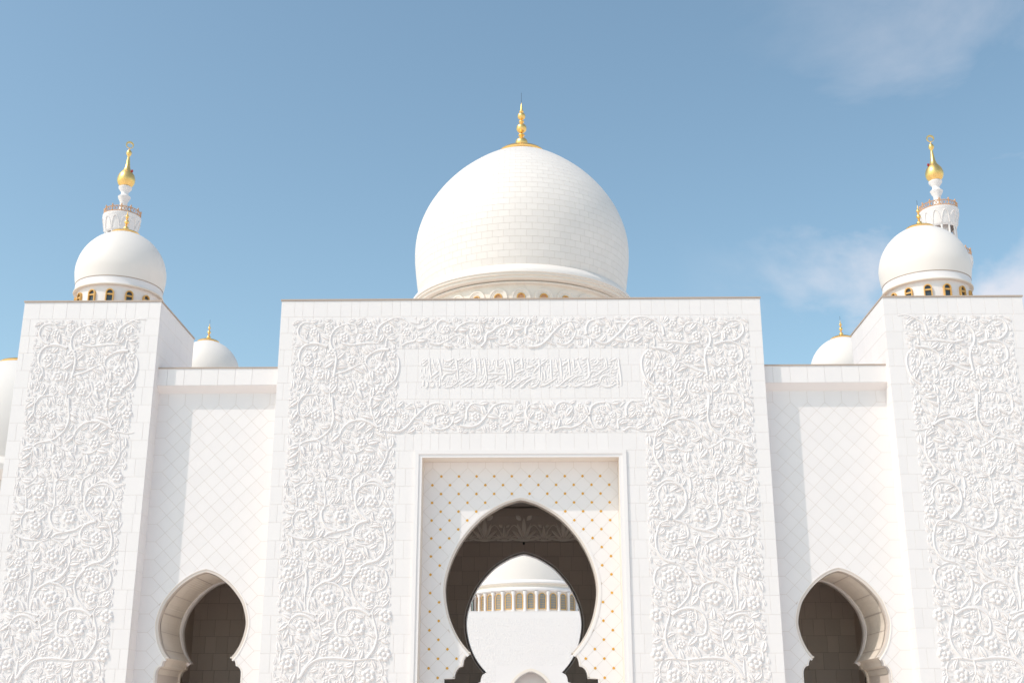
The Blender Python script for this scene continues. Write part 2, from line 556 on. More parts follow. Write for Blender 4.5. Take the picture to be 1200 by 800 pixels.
# ------------------------------------------------------------------ traced carving (metres on the wall: x, z)
PANEL_STEMS=[[[-8.07,16.14],[-8.02,16.61],[-8.01,17.04],[-8.21,17.47],[-8.3,17.79],[-8.26,18.09],[-8.07,18.36],[-7.71,18.54],[-7.35,18.55],[-7.14,18.33],[-7.18,18.11],[-7.33,17.92]],[[-8.44,17.52],[-8.81,17.66],[-9.22,17.66],[-9.52,17.48],[-9.63,17.16],[-9.59,16.83],[-9.27,16.62],[-9.01,16.56],[-8.89,16.72]],[[-9.27,17.69],[-9.54,17.85],[-9.74,18.13],[-9.7,18.45],[-9.48,18.64],[-9.12,18.61],[-8.92,18.39]],[[-8.05,16.27],[-7.62,16.4],[-7.27,16.56],[-7.02,16.71],[-6.67,16.77]],[[-5.84,15.68],[-5.47,15.96],[-5.3,16.33],[-5.26,16.76],[-5.37,17.11],[-5.61,17.32]],[[-5.72,17.39],[-6.18,17.35],[-6.58,17.14],[-6.72,16.87],[-6.61,16.61],[-6.3,16.39],[-6.09,16.44]],[[-6.27,17.97],[-6.21,18.38],[-5.96,18.62],[-5.66,18.78],[-5.35,18.86],[-5.05,18.81]],[[-5.85,17.51],[-5.83,17.83],[-5.63,18.05],[-5.43,18.13]],[[-7.78,17.68],[-7.37,17.6],[-6.96,17.65],[-6.55,17.68],[-5.98,17.67]],[[-8.14,14.87],[-8.21,15.29],[-8.23,15.66],[-8.07,16.03]],[[-9.54,15.04],[-9.35,15.32],[-9.0,15.38],[-8.59,15.32],[-8.38,15.08]],[[-6.44,14.87],[-6.41,15.18],[-6.16,15.39],[-5.81,15.7]],[[-8.66,16.62],[-8.39,16.51],[-8.08,16.29]],[[-7.22,15.97],[-7.11,15.6],[-7.27,15.29],[-7.42,15.21]],[[-9.42,16.62],[-9.33,16.3],[-9.29,15.98]],[[-7.4,18.54],[-7.09,18.46],[-6.89,18.49]],[[-8.11,15.26],[-8.05,14.73],[-7.99,14.32],[-8.1,13.9],[-8.34,13.6],[-8.68,13.39],[-9.08,13.32],[-9.35,13.19],[-9.43,12.94],[-9.42,12.28]],[[-8.68,13.38],[-8.42,13.19],[-8.06,12.98],[-7.81,12.93]],[[-6.09,13.9],[-6.4,14.1],[-6.81,14.23],[-7.21,14.18],[-7.5,13.98],[-7.67,13.7],[-7.67,13.34],[-7.47,13.13]],[[-6.09,13.9],[-6.25,14.21],[-6.39,14.62],[-6.43,15.09]],[[-5.99,13.82],[-5.68,13.74],[-5.38,13.69],[-5.09,13.74]],[[-6.02,11.96],[-5.79,12.36],[-5.65,12.77],[-5.69,13.18],[-5.78,13.64],[-5.96,13.84]],[[-6.89,11.16],[-6.6,11.46],[-6.21,11.61],[-5.86,11.46],[-5.6,11.21]],[[-7.25,12.85],[-6.95,12.82],[-6.66,12.98],[-6.49,13.28],[-6.53,13.49]],[[-9.54,11.32],[-9.18,11.54],[-8.93,11.47]],[[-9.17,12.17],[-9.08,11.92],[-9.33,11.57]],[[-5.77,11.66],[-5.97,11.86],[-5.78,12.26],[-5.44,12.31]],[[-5.7,12.77],[-5.46,13.07],[-5.29,13.17]],[[-9.54,15.26],[-9.56,14.84],[-9.49,14.48],[-9.23,14.32],[-8.93,14.32]],[[-8.24,11.57],[-8.1,11.82],[-7.81,11.97]],[[-7.14,11.21],[-7.1,11.66],[-6.86,11.86],[-6.52,12.06]],[[-9.59,13.55],[-9.59,14.01],[-9.42,14.01]],[[-9.0,10.34],[-9.3,10.34],[-9.49,10.14],[-9.52,9.85],[-9.4,9.55],[-9.15,9.36]],[[-9.69,9.36],[-9.34,9.21],[-8.94,9.16],[-8.5,9.19],[-8.16,9.23]],[[-8.16,9.23],[-7.97,9.4],[-7.59,9.48],[-7.2,9.57],[-6.86,9.79],[-6.38,9.93]],[[-7.68,9.48],[-8.08,9.65],[-8.27,9.94],[-8.32,10.24],[-8.22,10.49],[-7.93,10.61],[-7.58,10.58]],[[-8.24,10.39],[-8.18,10.68],[-8.22,11.03],[-8.26,11.33],[-8.22,11.53]],[[-6.38,9.93],[-6.79,10.33],[-6.92,10.68],[-6.91,11.03],[-6.77,11.28],[-6.48,11.45],[-6.09,11.45],[-5.83,11.22],[-5.75,10.92],[-5.91,10.53],[-6.1,10.53]],[[-6.33,9.93],[-6.76,9.79],[-6.93,9.55],[-6.94,9.25],[-6.73,9.01],[-6.39,8.96],[-6.1,9.06]],[[-6.34,8.16],[-5.93,8.28],[-5.65,8.62],[-5.59,9.06],[-5.67,9.45],[-5.83,9.79],[-6.28,9.94]],[[-6.82,7.61],[-6.6,8.0],[-6.26,8.16],[-5.82,8.04],[-5.52,7.8]],[[-7.65,7.62],[-7.37,7.9],[-7.26,8.29],[-7.3,8.58],[-7.17,8.87]],[[-8.16,9.21],[-7.76,9.01],[-7.5,8.72],[-7.42,8.38]],[[-8.87,8.72],[-8.69,9.02],[-8.16,9.22]],[[-9.3,7.62],[-8.97,7.81],[-8.79,8.1],[-8.8,8.34]],[[-7.05,10.78],[-7.12,11.18],[-7.03,11.53]],[[-9.38,10.54],[-9.43,10.99],[-9.5,11.34]],[[-5.58,9.45],[-5.34,9.69],[-5.25,9.93]],[[-5.6,8.67],[-5.41,8.86],[-5.3,9.03]],[[-8.11,9.23],[-7.57,9.21],[-7.43,9.4]],[[-6.83,8.91],[-6.48,8.86],[-6.09,8.67],[-5.85,8.77]],[[-8.79,7.97],[-8.95,7.73],[-9.3,7.53],[-9.77,7.41]],[[-7.33,7.96],[-7.52,7.67],[-7.81,7.47],[-8.1,7.38],[-8.45,7.15],[-8.61,6.8],[-8.67,6.28],[-8.39,5.93]],[[-7.99,7.41],[-7.57,7.29],[-7.29,7.03],[-7.28,6.74],[-7.53,6.57],[-7.77,6.59]],[[-6.58,7.93],[-6.87,7.61],[-6.97,7.32],[-6.9,6.97],[-6.71,6.62],[-6.16,6.1]],[[-5.57,7.84],[-5.47,7.49],[-5.61,7.14],[-5.96,6.97],[-5.95,6.79]],[[-6.13,6.04],[-6.52,6.27],[-6.99,6.3],[-7.34,6.13],[-7.5,5.82],[-7.49,5.47],[-7.36,5.27],[-6.95,5.25],[-6.72,5.42]],[[-7.08,6.25],[-7.15,5.93],[-7.06,5.7],[-7.13,5.47]],[[-6.21,4.34],[-5.94,4.73],[-5.83,5.13],[-5.88,5.53],[-6.01,5.93],[-6.05,6.22],[-5.88,6.42],[-5.52,6.39]],[[-8.94,3.59],[-8.93,4.06],[-8.92,4.4],[-8.79,4.68]],[[-8.93,3.56],[-8.64,4.06],[-8.31,4.45],[-8.16,4.91],[-8.12,5.36],[-8.2,5.7],[-8.39,5.96]],[[-8.88,3.59],[-8.58,4.06],[-8.19,4.31],[-7.67,4.37],[-7.14,4.34],[-6.68,4.28],[-6.21,4.34],[-5.75,4.28],[-5.56,3.95],[-5.61,3.61],[-5.83,3.45]],[[-8.38,5.82],[-8.75,6.05],[-9.1,6.08],[-9.38,5.88],[-9.46,5.59],[-9.35,5.31],[-9.06,5.3]],[[-9.7,4.23],[-9.72,4.51],[-9.61,4.74],[-9.32,4.79]],[[-8.14,5.65],[-7.8,5.85],[-7.45,5.96]],[[-8.15,4.76],[-7.81,4.96],[-7.63,4.91]],[[-5.8,5.07],[-5.54,5.19],[-5.37,5.36]],[[-9.58,4.17],[-9.62,3.84],[-9.66,3.56]],[[-8.33,6.05],[-8.93,6.22],[-9.4,6.22]],[[-8.88,7.97],[-8.79,7.38],[-8.85,6.8],[-8.79,6.28]],[[-6.68,4.28],[-6.72,3.84],[-6.53,3.45]]]
PANEL_FLOWERS=[[-9.04,18.2,0.19],[-8.38,18.47,0.18],[-7.69,17.95,0.21],[-6.94,17.92,0.17],[-6.68,18.52,0.18],[-5.8,18.32,0.21],[-8.2,17.25,0.21],[-9.24,17.07,0.21],[-8.79,16.78,0.18],[-8.69,16.24,0.24],[-8.07,16.03,0.19],[-7.34,16.9,0.2],[-6.85,16.95,0.15],[-5.58,17.13,0.2],[-6.04,16.47,0.24],[-6.81,15.76,0.23],[-6.01,15.6,0.25],[-7.59,15.55,0.21],[-9.62,16.51,0.15],[-7.86,18.39,0.1],[-6.41,16.87,0.12],[-8.86,15.66,0.14],[-8.48,15.08,0.15],[-7.16,16.24,0.12],[-8.07,14.76,0.14],[-8.79,14.48,0.23],[-9.58,13.78,0.21],[-6.77,13.26,0.24],[-5.96,13.84,0.18],[-5.51,14.57,0.24],[-8.34,12.58,0.21],[-6.57,12.52,0.23],[-6.78,14.83,0.18],[-5.67,11.81,0.25],[-7.45,11.56,0.2],[-8.78,11.32,0.22],[-9.33,14.66,0.13],[-8.7,12.32,0.15],[-7.13,12.22,0.13],[-8.01,12.02,0.13],[-7.89,11.46,0.15],[-8.94,12.58,0.12],[-7.38,13.54,0.13],[-5.54,13.84,0.12],[-7.44,14.94,0.12],[-8.96,13.91,0.13],[-8.89,11.08,0.29],[-8.88,9.82,0.26],[-7.49,10.09,0.29],[-6.26,10.73,0.26],[-5.6,10.23,0.24],[-6.25,9.23,0.24],[-8.03,8.53,0.27],[-6.76,8.45,0.23],[-9.38,8.22,0.22],[-8.79,10.51,0.16],[-9.25,8.58,0.17],[-6.39,7.76,0.25],[-6.73,9.4,0.14],[-7.26,11.08,0.12],[-7.44,10.73,0.11],[-5.48,10.92,0.14],[-7.86,11.23,0.13],[-9.48,6.51,0.28],[-7.9,6.74,0.32],[-6.07,7.58,0.27],[-6.24,6.74,0.25],[-5.51,6.04,0.27],[-6.64,5.56,0.33],[-8.87,5.62,0.27],[-7.46,4.91,0.29],[-9.41,4.2,0.3],[-5.52,4.51,0.29],[-6.13,3.67,0.29],[-9.55,7.73,0.27],[-7.59,4.03,0.21],[-7.97,4.6,0.17],[-8.39,7.67,0.17],[-6.89,6.07,0.15],[-7.8,3.47,0.18],[-6.47,4.9,0.17],[-8.24,4.17,0.12],[-5.6,6.85,0.18]]
BAND_STEMS=[[[-5.61,18.82],[-5.31,18.84],[-5.06,18.74],[-4.93,18.55],[-5.1,18.39]],[[-5.17,17.56],[-4.88,17.71],[-4.63,17.76],[-4.51,17.97],[-4.52,18.18]],[[-4.8,18.63],[-4.45,18.58],[-4.26,18.81]],[[-4.5,18.31],[-4.2,18.39],[-3.95,18.55],[-3.66,18.76]],[[-3.93,17.68],[-3.58,17.6],[-3.24,17.75],[-2.89,17.99],[-2.6,18.06]],[[-2.85,18.2],[-2.6,18.49],[-2.2,18.64],[-1.85,18.59],[-1.5,18.37]],[[-3.05,18.59],[-3.41,18.73],[-3.65,18.54],[-3.65,18.28],[-3.39,18.12],[-3.1,18.17]],[[-1.69,17.49],[-1.5,17.75],[-1.45,18.06],[-1.2,18.21],[-0.95,18.42],[-0.6,18.53],[-0.36,18.37],[-0.21,18.05]],[[-1.1,17.74],[-0.8,17.58],[-0.4,17.69],[-0.11,17.97]],[[-2.3,18.06],[-2.19,17.75],[-1.79,17.59]],[[0.24,18.36],[0.29,17.94]],[[0.25,18.05],[0.28,18.36],[0.48,18.49],[0.78,18.47],[1.08,18.39]],[[0.38,17.47],[0.82,17.52],[1.17,17.78],[1.47,18.15],[1.83,18.51],[2.18,18.64],[2.52,18.59],[2.72,18.4]],[[1.62,17.68],[1.96,17.57],[2.26,17.78],[2.42,18.09],[2.42,18.3]],[[2.91,18.03],[2.89,18.35],[3.02,18.61],[3.27,18.71],[3.77,18.82]],[[3.3,17.72],[3.7,17.61],[4.05,17.82],[4.46,18.23],[4.82,18.65],[5.12,18.81],[5.57,18.83]],[[4.17,18.55],[4.42,18.58],[4.71,18.55]],[[4.55,18.08],[4.59,17.76],[4.99,17.68]],[[2.91,17.98],[3.21,17.82],[3.61,18.08]]]
BAND_FLOWERS=[[-4.97,18.16,0.17],[-3.89,18.18,0.14],[-3.25,18.3,0.19],[-2.0,18.19,0.2],[-0.78,18.16,0.18],[-3.54,17.86,0.13],[-2.59,17.75,0.14],[0.04,18.65,0.17],[-1.0,18.66,0.14],[-2.85,18.75,0.12],[0.04,17.74,0.13],[0.88,18.15,0.19],[2.02,18.14,0.19],[3.36,18.24,0.21],[3.96,18.13,0.17],[5.0,18.13,0.19],[2.61,17.67,0.13],[1.23,18.57,0.12],[2.64,18.14,0.12],[0.63,18.78,0.12],[1.82,17.75,0.11]]
BAND2_STEMS=[[[-5.46,13.72],[-5.12,13.75],[-4.83,13.94],[-4.55,14.29],[-4.21,14.64],[-3.88,14.89],[-3.53,14.97],[-3.19,14.87]],[[-4.48,14.39],[-4.51,14.75],[-4.66,14.95],[-4.95,14.75]],[[-3.66,13.84],[-3.32,13.81],[-3.03,13.94],[-2.86,14.19],[-2.84,14.39],[-2.55,14.49]],[[-3.66,14.09],[-3.67,14.34],[-3.43,14.46],[-3.13,14.49],[-2.94,14.69]],[[-2.59,13.98],[-2.25,13.91],[-1.86,13.98],[-1.57,14.23],[-1.33,14.58],[-1.09,14.86],[-0.7,14.98],[-0.31,14.93]],[[-2.3,14.23],[-2.26,14.69],[-2.02,14.94],[-1.67,14.88]],[[-0.79,13.88],[-0.36,14.13],[-0.21,14.43],[-0.21,14.63]],[[0.33,15.03],[0.23,14.47],[0.33,14.17]],[[-4.5,14.29],[-4.2,14.19],[-4.1,13.89]],[[0.7,14.05],[0.36,14.22],[0.24,14.57],[0.41,14.85],[0.71,14.95],[1.05,14.9]],[[1.48,14.57],[1.58,14.87],[1.88,14.99],[2.17,14.87],[2.26,14.56],[2.16,14.26]],[[1.43,13.77],[1.77,13.87],[2.15,13.86],[2.54,14.01],[2.84,14.31],[2.92,14.51]],[[2.94,14.41],[3.09,14.81],[3.44,14.96],[3.83,14.94],[4.16,14.71]],[[2.94,14.36],[3.03,14.06],[3.22,13.84],[3.56,13.86],[3.81,14.11]],[[4.19,13.81],[4.17,14.16],[4.39,14.28],[4.68,14.25]],[[4.38,13.71],[4.72,13.88],[5.15,13.73],[5.63,13.7]],[[4.54,14.35],[4.55,14.76],[4.76,15.01],[5.05,15.01],[5.29,15.05]],[[4.26,14.76],[4.51,15.01]]]
BAND2_FLOWERS=[[-4.94,14.4,0.17],[-3.63,14.74,0.13],[-3.89,14.42,0.15],[-3.2,14.21,0.2],[-2.53,14.81,0.17],[-1.91,14.36,0.2],[-0.74,14.38,0.17],[-1.13,13.93,0.16],[0.03,13.92,0.17],[-0.7,14.75,0.12],[-4.34,13.89,0.13],[-2.54,13.78,0.12],[-0.01,14.78,0.12],[0.82,14.37,0.19],[0.05,13.9,0.17],[1.14,13.97,0.19],[1.85,14.79,0.15],[2.56,14.81,0.15],[3.35,14.23,0.2],[3.96,14.41,0.14],[5.08,14.45,0.17],[2.65,14.36,0.12],[2.35,14.21,0.12],[3.53,14.73,0.12],[2.73,13.79,0.12],[4.88,14.15,0.11]]
SCRIPT_STROKES=[[[-3.94,16.99],[-3.93,16.59],[-3.84,16.1]],[[-3.8,16.91],[-3.74,16.63],[-3.6,16.46]],[[-3.57,16.97],[-3.47,16.62],[-3.4,16.22]],[[-1.96,16.96],[-1.92,16.54],[-1.9,16.17]],[[-1.77,16.96],[-1.73,16.57],[-1.71,16.21]],[[-1.56,16.96],[-1.5,16.57],[-1.43,16.01]],[[-0.69,16.89],[-0.63,16.53],[-0.59,16.01],[-0.72,15.77],[-0.99,15.79]],[[-0.49,16.89],[-0.4,16.53],[-0.38,16.09],[-0.46,15.93]],[[-0.32,16.93],[-0.28,16.61],[-0.26,16.33]],[[-2.77,16.9],[-2.73,16.54],[-2.68,16.02]],[[-1.0,16.89],[-1.01,16.65],[-0.96,16.53],[-0.8,16.57],[-0.76,16.73]],[[0.08,16.93],[0.12,16.53]],[[-4.24,16.75],[-4.05,16.93]],[[-4.22,16.63],[-4.01,16.83]],[[-3.32,16.91],[-3.16,16.84],[-2.89,16.96]],[[-3.31,16.6],[-3.08,16.62],[-2.89,16.86]],[[-3.39,16.48],[-3.08,16.42],[-2.77,16.44],[-2.52,16.6]],[[-3.23,16.28],[-2.96,16.3],[-2.73,16.44]],[[-3.38,15.98],[-3.3,16.18],[-3.15,16.28]],[[-2.73,16.86],[-2.5,16.96]],[[-2.46,16.74],[-2.27,16.86],[-2.12,16.98]],[[-2.42,16.58],[-2.23,16.46],[-2.03,16.36]],[[-3.26,15.66],[-2.99,15.7],[-2.76,15.86],[-2.61,15.98]],[[-2.53,15.68],[-2.3,15.8],[-2.03,16.02],[-1.92,16.13]],[[-2.6,15.78],[-2.38,15.94],[-2.11,16.1]],[[-1.87,15.68],[-1.64,15.73],[-1.49,15.89],[-1.45,16.01]],[[-1.38,15.65],[-1.15,15.75]],[[-1.42,16.25],[-1.15,16.27],[-0.88,16.25],[-0.61,16.27]],[[-1.38,16.01],[-1.15,16.09],[-0.96,16.17]],[[-1.38,16.37],[-1.15,16.47]],[[-1.07,15.93],[-0.88,16.05],[-0.76,15.95],[-0.84,15.81]],[[-0.68,15.65],[-0.46,15.81],[-0.22,16.01]],[[-0.34,15.63],[-0.11,15.81],[0.16,16.04]],[[0.0,15.63],[0.2,15.73]],[[-0.26,16.79],[-0.03,16.93]],[[-0.22,16.27],[0.01,16.37],[0.16,16.42]],[[-3.84,16.14],[-3.65,16.3],[-3.54,16.42]],[[-3.72,16.06],[-3.53,16.22]],[[-3.87,15.67],[-3.72,15.74],[-3.74,15.86]],[[-4.06,15.63],[-3.99,15.79],[-4.03,15.95]],[[-4.18,15.75],[-4.18,15.99]],[[-3.52,15.66],[-3.45,15.78]],[[-2.92,16.02],[-2.72,15.94],[-2.8,15.78]],[[-2.61,16.34],[-2.46,16.42],[-2.32,16.34]],[[-2.33,15.7],[-2.1,15.74],[-1.99,15.82]],[[0.07,16.95],[0.09,16.53]],[[0.25,16.48],[0.52,16.58],[0.75,16.72]],[[0.4,16.77],[0.63,16.6],[0.78,16.46]],[[0.59,16.32],[0.78,16.56],[0.98,16.72],[1.21,16.92]],[[0.83,16.92],[0.84,16.52],[0.86,16.12]],[[1.33,16.88],[1.34,16.44],[1.36,16.0]],[[1.56,16.88],[1.59,16.56],[1.63,16.38],[1.44,16.36]],[[1.73,16.94],[1.77,16.56],[1.8,16.12]],[[2.1,16.92],[2.13,16.52],[2.16,16.19]],[[2.31,16.92],[2.34,16.51]],[[2.52,16.79],[2.59,16.55],[2.67,16.39]],[[2.93,16.93],[2.98,16.55],[2.99,16.15],[2.85,15.99],[2.66,15.93]],[[2.68,16.87],[2.87,16.95]],[[3.09,16.59],[3.29,16.67],[3.41,16.79]],[[3.05,16.23],[3.09,16.35],[3.36,16.33]],[[3.08,16.07],[3.32,16.19],[3.59,16.39],[3.9,16.59]],[[3.72,16.93],[3.77,16.55]],[[3.87,16.79],[4.18,16.93]],[[4.26,16.93],[4.3,16.5],[4.35,16.06],[4.36,15.7]],[[3.46,15.95],[3.54,16.11],[3.7,16.15],[3.85,16.11]],[[0.82,15.7],[1.09,15.76],[1.36,15.92],[1.59,16.08]],[[1.39,15.8],[1.54,15.66],[1.74,15.76],[2.01,16.0],[2.32,16.19]],[[1.7,15.72],[1.89,15.66],[2.04,15.76]],[[2.12,15.84],[2.31,15.68],[2.54,15.71],[2.77,15.83]],[[2.12,15.91],[2.39,16.11],[2.7,16.19]],[[2.66,15.71],[2.96,15.69],[3.19,15.77],[3.46,15.87]],[[3.46,15.75],[3.69,15.65],[3.96,15.71],[4.15,15.83]],[[0.01,15.65],[0.24,15.84],[0.47,16.0],[0.7,16.04]],[[0.01,15.93],[0.24,16.04],[0.44,16.14]],[[0.32,15.72],[0.51,15.64],[0.74,15.76],[0.84,15.96]],[[0.94,16.32],[0.95,15.96]],[[1.05,16.4],[1.09,16.0]],[[1.82,16.6],[1.94,16.72],[2.1,16.8]],[[3.97,16.27],[4.16,16.34]],[[4.19,15.98],[4.23,15.79]],[[3.66,15.99],[3.73,15.79]],[[3.96,16.07],[4.08,15.91]],[[3.41,16.87],[3.6,16.93]],[[3.2,15.91],[3.35,15.99]]]


def flower_mesh():
    nt_, nr = 36, 8
    vs = [(0, -0.34, 0)]
    for i in range(1, nr+1):
        q = i/nr
        for k in range(nt_):
            a = 2*math.pi*k/nt_
            pet = abs(math.cos(3*a))
            rr = q*(0.80 + 0.22*pet**0.6)
            h = 0.0
            if q < 0.36: h = 0.34*math.cos(q/0.36*1.35)
            else:
                u = (q-0.36)/0.64
                h = 0.30*math.sin(math.pi*min(1, u*0.93+0.05))**0.7*(0.55+0.45*pet)
            if i == nr: h = -0.02
            vs.append((rr*math.cos(a), -h, rr*math.sin(a)))
    fs = [(0, 1+(k+1) % nt_, 1+k) for k in range(nt_)]
    for i in range(nr-1):
        for k in range(nt_):
            k2 = (k+1) % nt_
            fs.append((1+i*nt_+k, 1+i*nt_+k2, 1+(i+1)*nt_+k2, 1+(i+1)*nt_+k))
    fs = [f[::-1] for f in fs]
    m = MB().add(vs, fs)
    return m.mesh('flower', CARVED, 50)

def leaf_geo(kind):
    """unit leaf from the origin along +x in the (x, z) plane, raised towards -y"""
    n = 12
    vs = []; fs = []
    for i in range(n+1):
        t = i/n
        if kind == 0:   w = 0.26*math.sin(math.pi*t**0.75)**0.9; bend = 0.16*t*t
        elif kind == 1: w = (0.30*math.sin(math.pi*t**0.7)**0.8)*(0.68+0.32*abs(math.cos(t*3.4*math.pi))); bend = -0.14*t*t
        else:           w = 0.22*math.sin(math.pi*t**1.2)**0.8*(0.8+0.2*abs(math.cos(t*3*math.pi))); bend = 0.34*t*t*t
        w = max(w, 0.012)
        h = 0.155*math.sin(math.pi*min(1, 0.12+0.85*t))
        for s_, hh in ((-1, -0.02), (-0.55, h), (0, h*0.55), (0.55, h), (1, -0.02)):
            vs.append((t, -hh, bend + w*s_))
    for i in range(n):
        for k in range(4):
            fs.append((i*5+k, (i+1)*5+k, (i+1)*5+k+1, i*5+k+1))
    return vs, fs
LEAVES = [leaf_geo(k) for k in range(3)]
LEAFM = [MB().add(*g).mesh('leaf', CARVED, 45) for g in LEAVES]
FLOWERM = flower_mesh()

class Occ:
    def __init__(s, x0, x1, z0, z1, res=0.025):
        s.x0, s.z0, s.res = x0, z0, res
        s.nx = int((x1-x0)/res); s.nz = int((z1-z0)/res)
        s.g = np.zeros((s.nx, s.nz), bool)
    def cells(s, pts):
        i = ((pts[:, 0]-s.x0)/s.res).astype(int); j = ((pts[:, 1]-s.z0)/s.res).astype(int)
        ok = (i >= 0) & (i < s.nx) & (j >= 0) & (j < s.nz)
        return i, j, ok
    def disc(s, c, r):
        n = int(r/s.res)+1
        a, b = np.meshgrid(np.arange(-n, n+1), np.arange(-n, n+1))
        m = (a*a+b*b) <= (r/s.res)**2
        p = np.stack([c[0]+a[m]*s.res, c[1]+b[m]*s.res], 1)
        i, j, ok = s.cells(p)
        s.g[i[ok], j[ok]] = True
    def test(s, pts):
        i, j, ok = s.cells(pts)
        if not ok.all(): return 1.0
        return s.g[i, j].mean()
    def mark(s, pts):
        i, j, ok = s.cells(pts)
        s.g[i[ok], j[ok]] = True

def leaf_pts(kind):
    vs, _ = LEAVES[kind]
    pts = []
    for i in range(13):
        for u in np.linspace(-1, 1, 7):
            a = vs[i*5]; b = vs[i*5+4]
            pts.append((a[0], a[2]*(1-u)/2 + b[2]*(1+u)/2))
    return np.array(pts)
LEAFP = [leaf_pts(k) for k in range(3)]

def compose(stems, flowers, bounds, seed, dens=1.0):
    """vines and flowers as traced, leaves grown along the vines and into the gaps"""
    rnd = random.Random(seed)
    oc = Occ(*bounds)
    curves = []
    for s in stems:
        c = catmull(s, 0.07)
        L = 0.07*len(c)
        r0 = min(0.066, 0.036 + 0.014*L)
        rad = [r0*(1-0.55*i/len(c)) for i in range(len(c))]
        rad[-1] *= 0.5
        curves.append((c, rad))
        for p, r in zip(c, rad): oc.disc(p, r + 0.012)
    fl = []
    for (x, z, r) in flowers:
        r = r*1.04
        fl.append((x, z, r, rnd.uniform(0, 6.28)))
        oc.disc((x, z), r*0.93)
    leaves = []
    def attempt(x, z, ang, L, kind, flip, tol):
        P = LEAFP[kind]*L
        if flip: P = P*np.array([1, -1])
        c, s = math.cos(ang), math.sin(ang)
        Q = np.stack([x + c*P[:, 0] - s*P[:, 1], z + s*P[:, 0] + c*P[:, 1]], 1)
        if oc.test(Q) > tol: return False
        oc.mark(Q)
        leaves.append((x, z, ang, L, kind, flip))
        return True
    for c, rad in curves:
        side = 1
        i = 2
        while i < len(c)-1:
            t = math.atan2(c[i+1][1]-c[i-1][1], c[i+1][0]-c[i-1][0])
            for sgn in (side, -side):
                for L in (0.50, 0.40, 0.31, 0.23, 0.16):
                    L2 = L*rnd.uniform(0.9, 1.1)
                    ang = t + sgn*R(rnd.uniform(28, 62))
                    d = rad[i]*0.5
                    x = c[i][0] + math.cos(t+sgn*math.pi/2)*d; z = c[i][1] + math.sin(t+sgn*math.pi/2)*d
                    if attempt(x, z, ang, L2, rnd.choice((0, 1, 1, 2)), sgn < 0, 0.15): break
            side = -side
            i += 3
    x0, x1, z0, z1 = bounds
    area = (x1-x0)*(z1-z0)
    for L, tol, per in ((0.36, 0.02, 40), (0.27, 0.03, 70), (0.19, 0.04, 90), (0.13, 0.05, 80)):
        for _ in range(int(per*area*dens)):
            attempt(rnd.uniform(x0, x1), rnd.uniform(z0, z1), rnd.uniform(0, 6.28), L*rnd.uniform(.85, 1.15), rnd.choice((0, 1, 1, 2)), rnd.random() < 0.5, tol)
    return curves, fl, leaves

def halftube(m, c, rad, mx=1, hk=1.1):
    n = len(c)
    vs = []
    for i in range(n):
        a = c[max(i-1, 0)]; b = c[min(i+1, n-1)]
        dx, dz = b[0]-a[0], b[1]-a[1]
        l = math.hypot(dx, dz) or 1
        nx, nz = -dz/l, dx/l
        for k in range(6):
            th = math.pi*k/5
            o = rad[i]*math.cos(th)
            vs.append((mx*(c[i][0]+nx*o), 0.006-rad[i]*hk*math.sin(th), c[i][1]+nz*o))
    fs = []
    for i in range(n-1):
        for k in range(5):
            f = (i*6+k, i*6+k+1, (i+1)*6+k+1, (i+1)*6+k)
            fs.append(f[::-1] if mx > 0 else f)
    m.add(vs, fs)

RELIEF_CACHE = {}
def relief(parent, key, comp, mx, nleaf, loc, bx=0.0, name='floral_relief'):
    """carved panel: vines as the part, flowers and larger leaves as its pieces. mx = -1 mirrors about x = 0"""
    curves, fl, leaves = comp
    leaves = sorted(leaves, key=lambda l: -l[3])
    ck = (key, mx)
    if ck not in RELIEF_CACHE:
        m = MB()
        for c, rad in curves: halftube(m, c, rad, mx)
        rest = MB()
        for (x, z, ang, L, kind, flip) in leaves[nleaf:]:
            vs, fs = LEAVES[kind]
            ca, sa = math.cos(ang)*L, math.sin(ang)*L
            fz = -1 if flip else 1
            V = [(mx*(x + ca*v[0] - sa*fz*v[2]), v[1]*L, z + sa*v[0] + ca*fz*v[2]) for v in vs]
            rest.add(V, [f[::-1] if (mx*fz < 0) else f for f in fs])
        RELIEF_CACHE[ck] = (m.mesh('vine', CARVED, 60), rest.mesh('small_leaves', CARVED, 45))
    vm, rm = RELIEF_CACHE[ck]
    o = put(name, vm, parent, loc)
    if rm.vertices: stuff(put('small_leaves', rm, o))
    for (x, z, r, a) in fl:
        put('flower', FLOWERM, o, (mx*x, 0.004, z), (0, mx*a, 0), (r, r*1.0, r))
    for (x, z, ang, L, kind, flip) in leaves[:nleaf]:
        fz = -1 if flip else 1
        if mx > 0:
            put('leaf', LEAFM[kind], o, (x, 0, z), (0, -ang, 0), (L, L, L*fz))
        else:
            put('leaf', LEAFM[kind], o, (-x, 0, z), (0, -(math.pi-ang), 0), (L, L, -L*fz))
    return o

# ------------------------------------------------------------------ dome helpers
def dome_profile(r, zmid, ztop, zbase, rbase, n=22, p=2.15, cap=0.0):
    """bulbous dome: base radius rbase at zbase, widest r at zmid, slightly pointed crown at ztop"""
    pr = []
    for k in range(6):
        t = k/6
        pr.append((rbase + (r-rbase)*math.sin(t*math.pi/2), zbase + (zmid-zbase)*t))
    for k in range(n+1):
        t = k/n*math.pi/2
        rr = r*math.cos(t)**0.98
        zz = zmid + (ztop-zmid)*(math.sin(t)*0.94 + 0.06*(t/(math.pi/2)))
        pr.append((max(rr, 0.001), zz))
    return pr

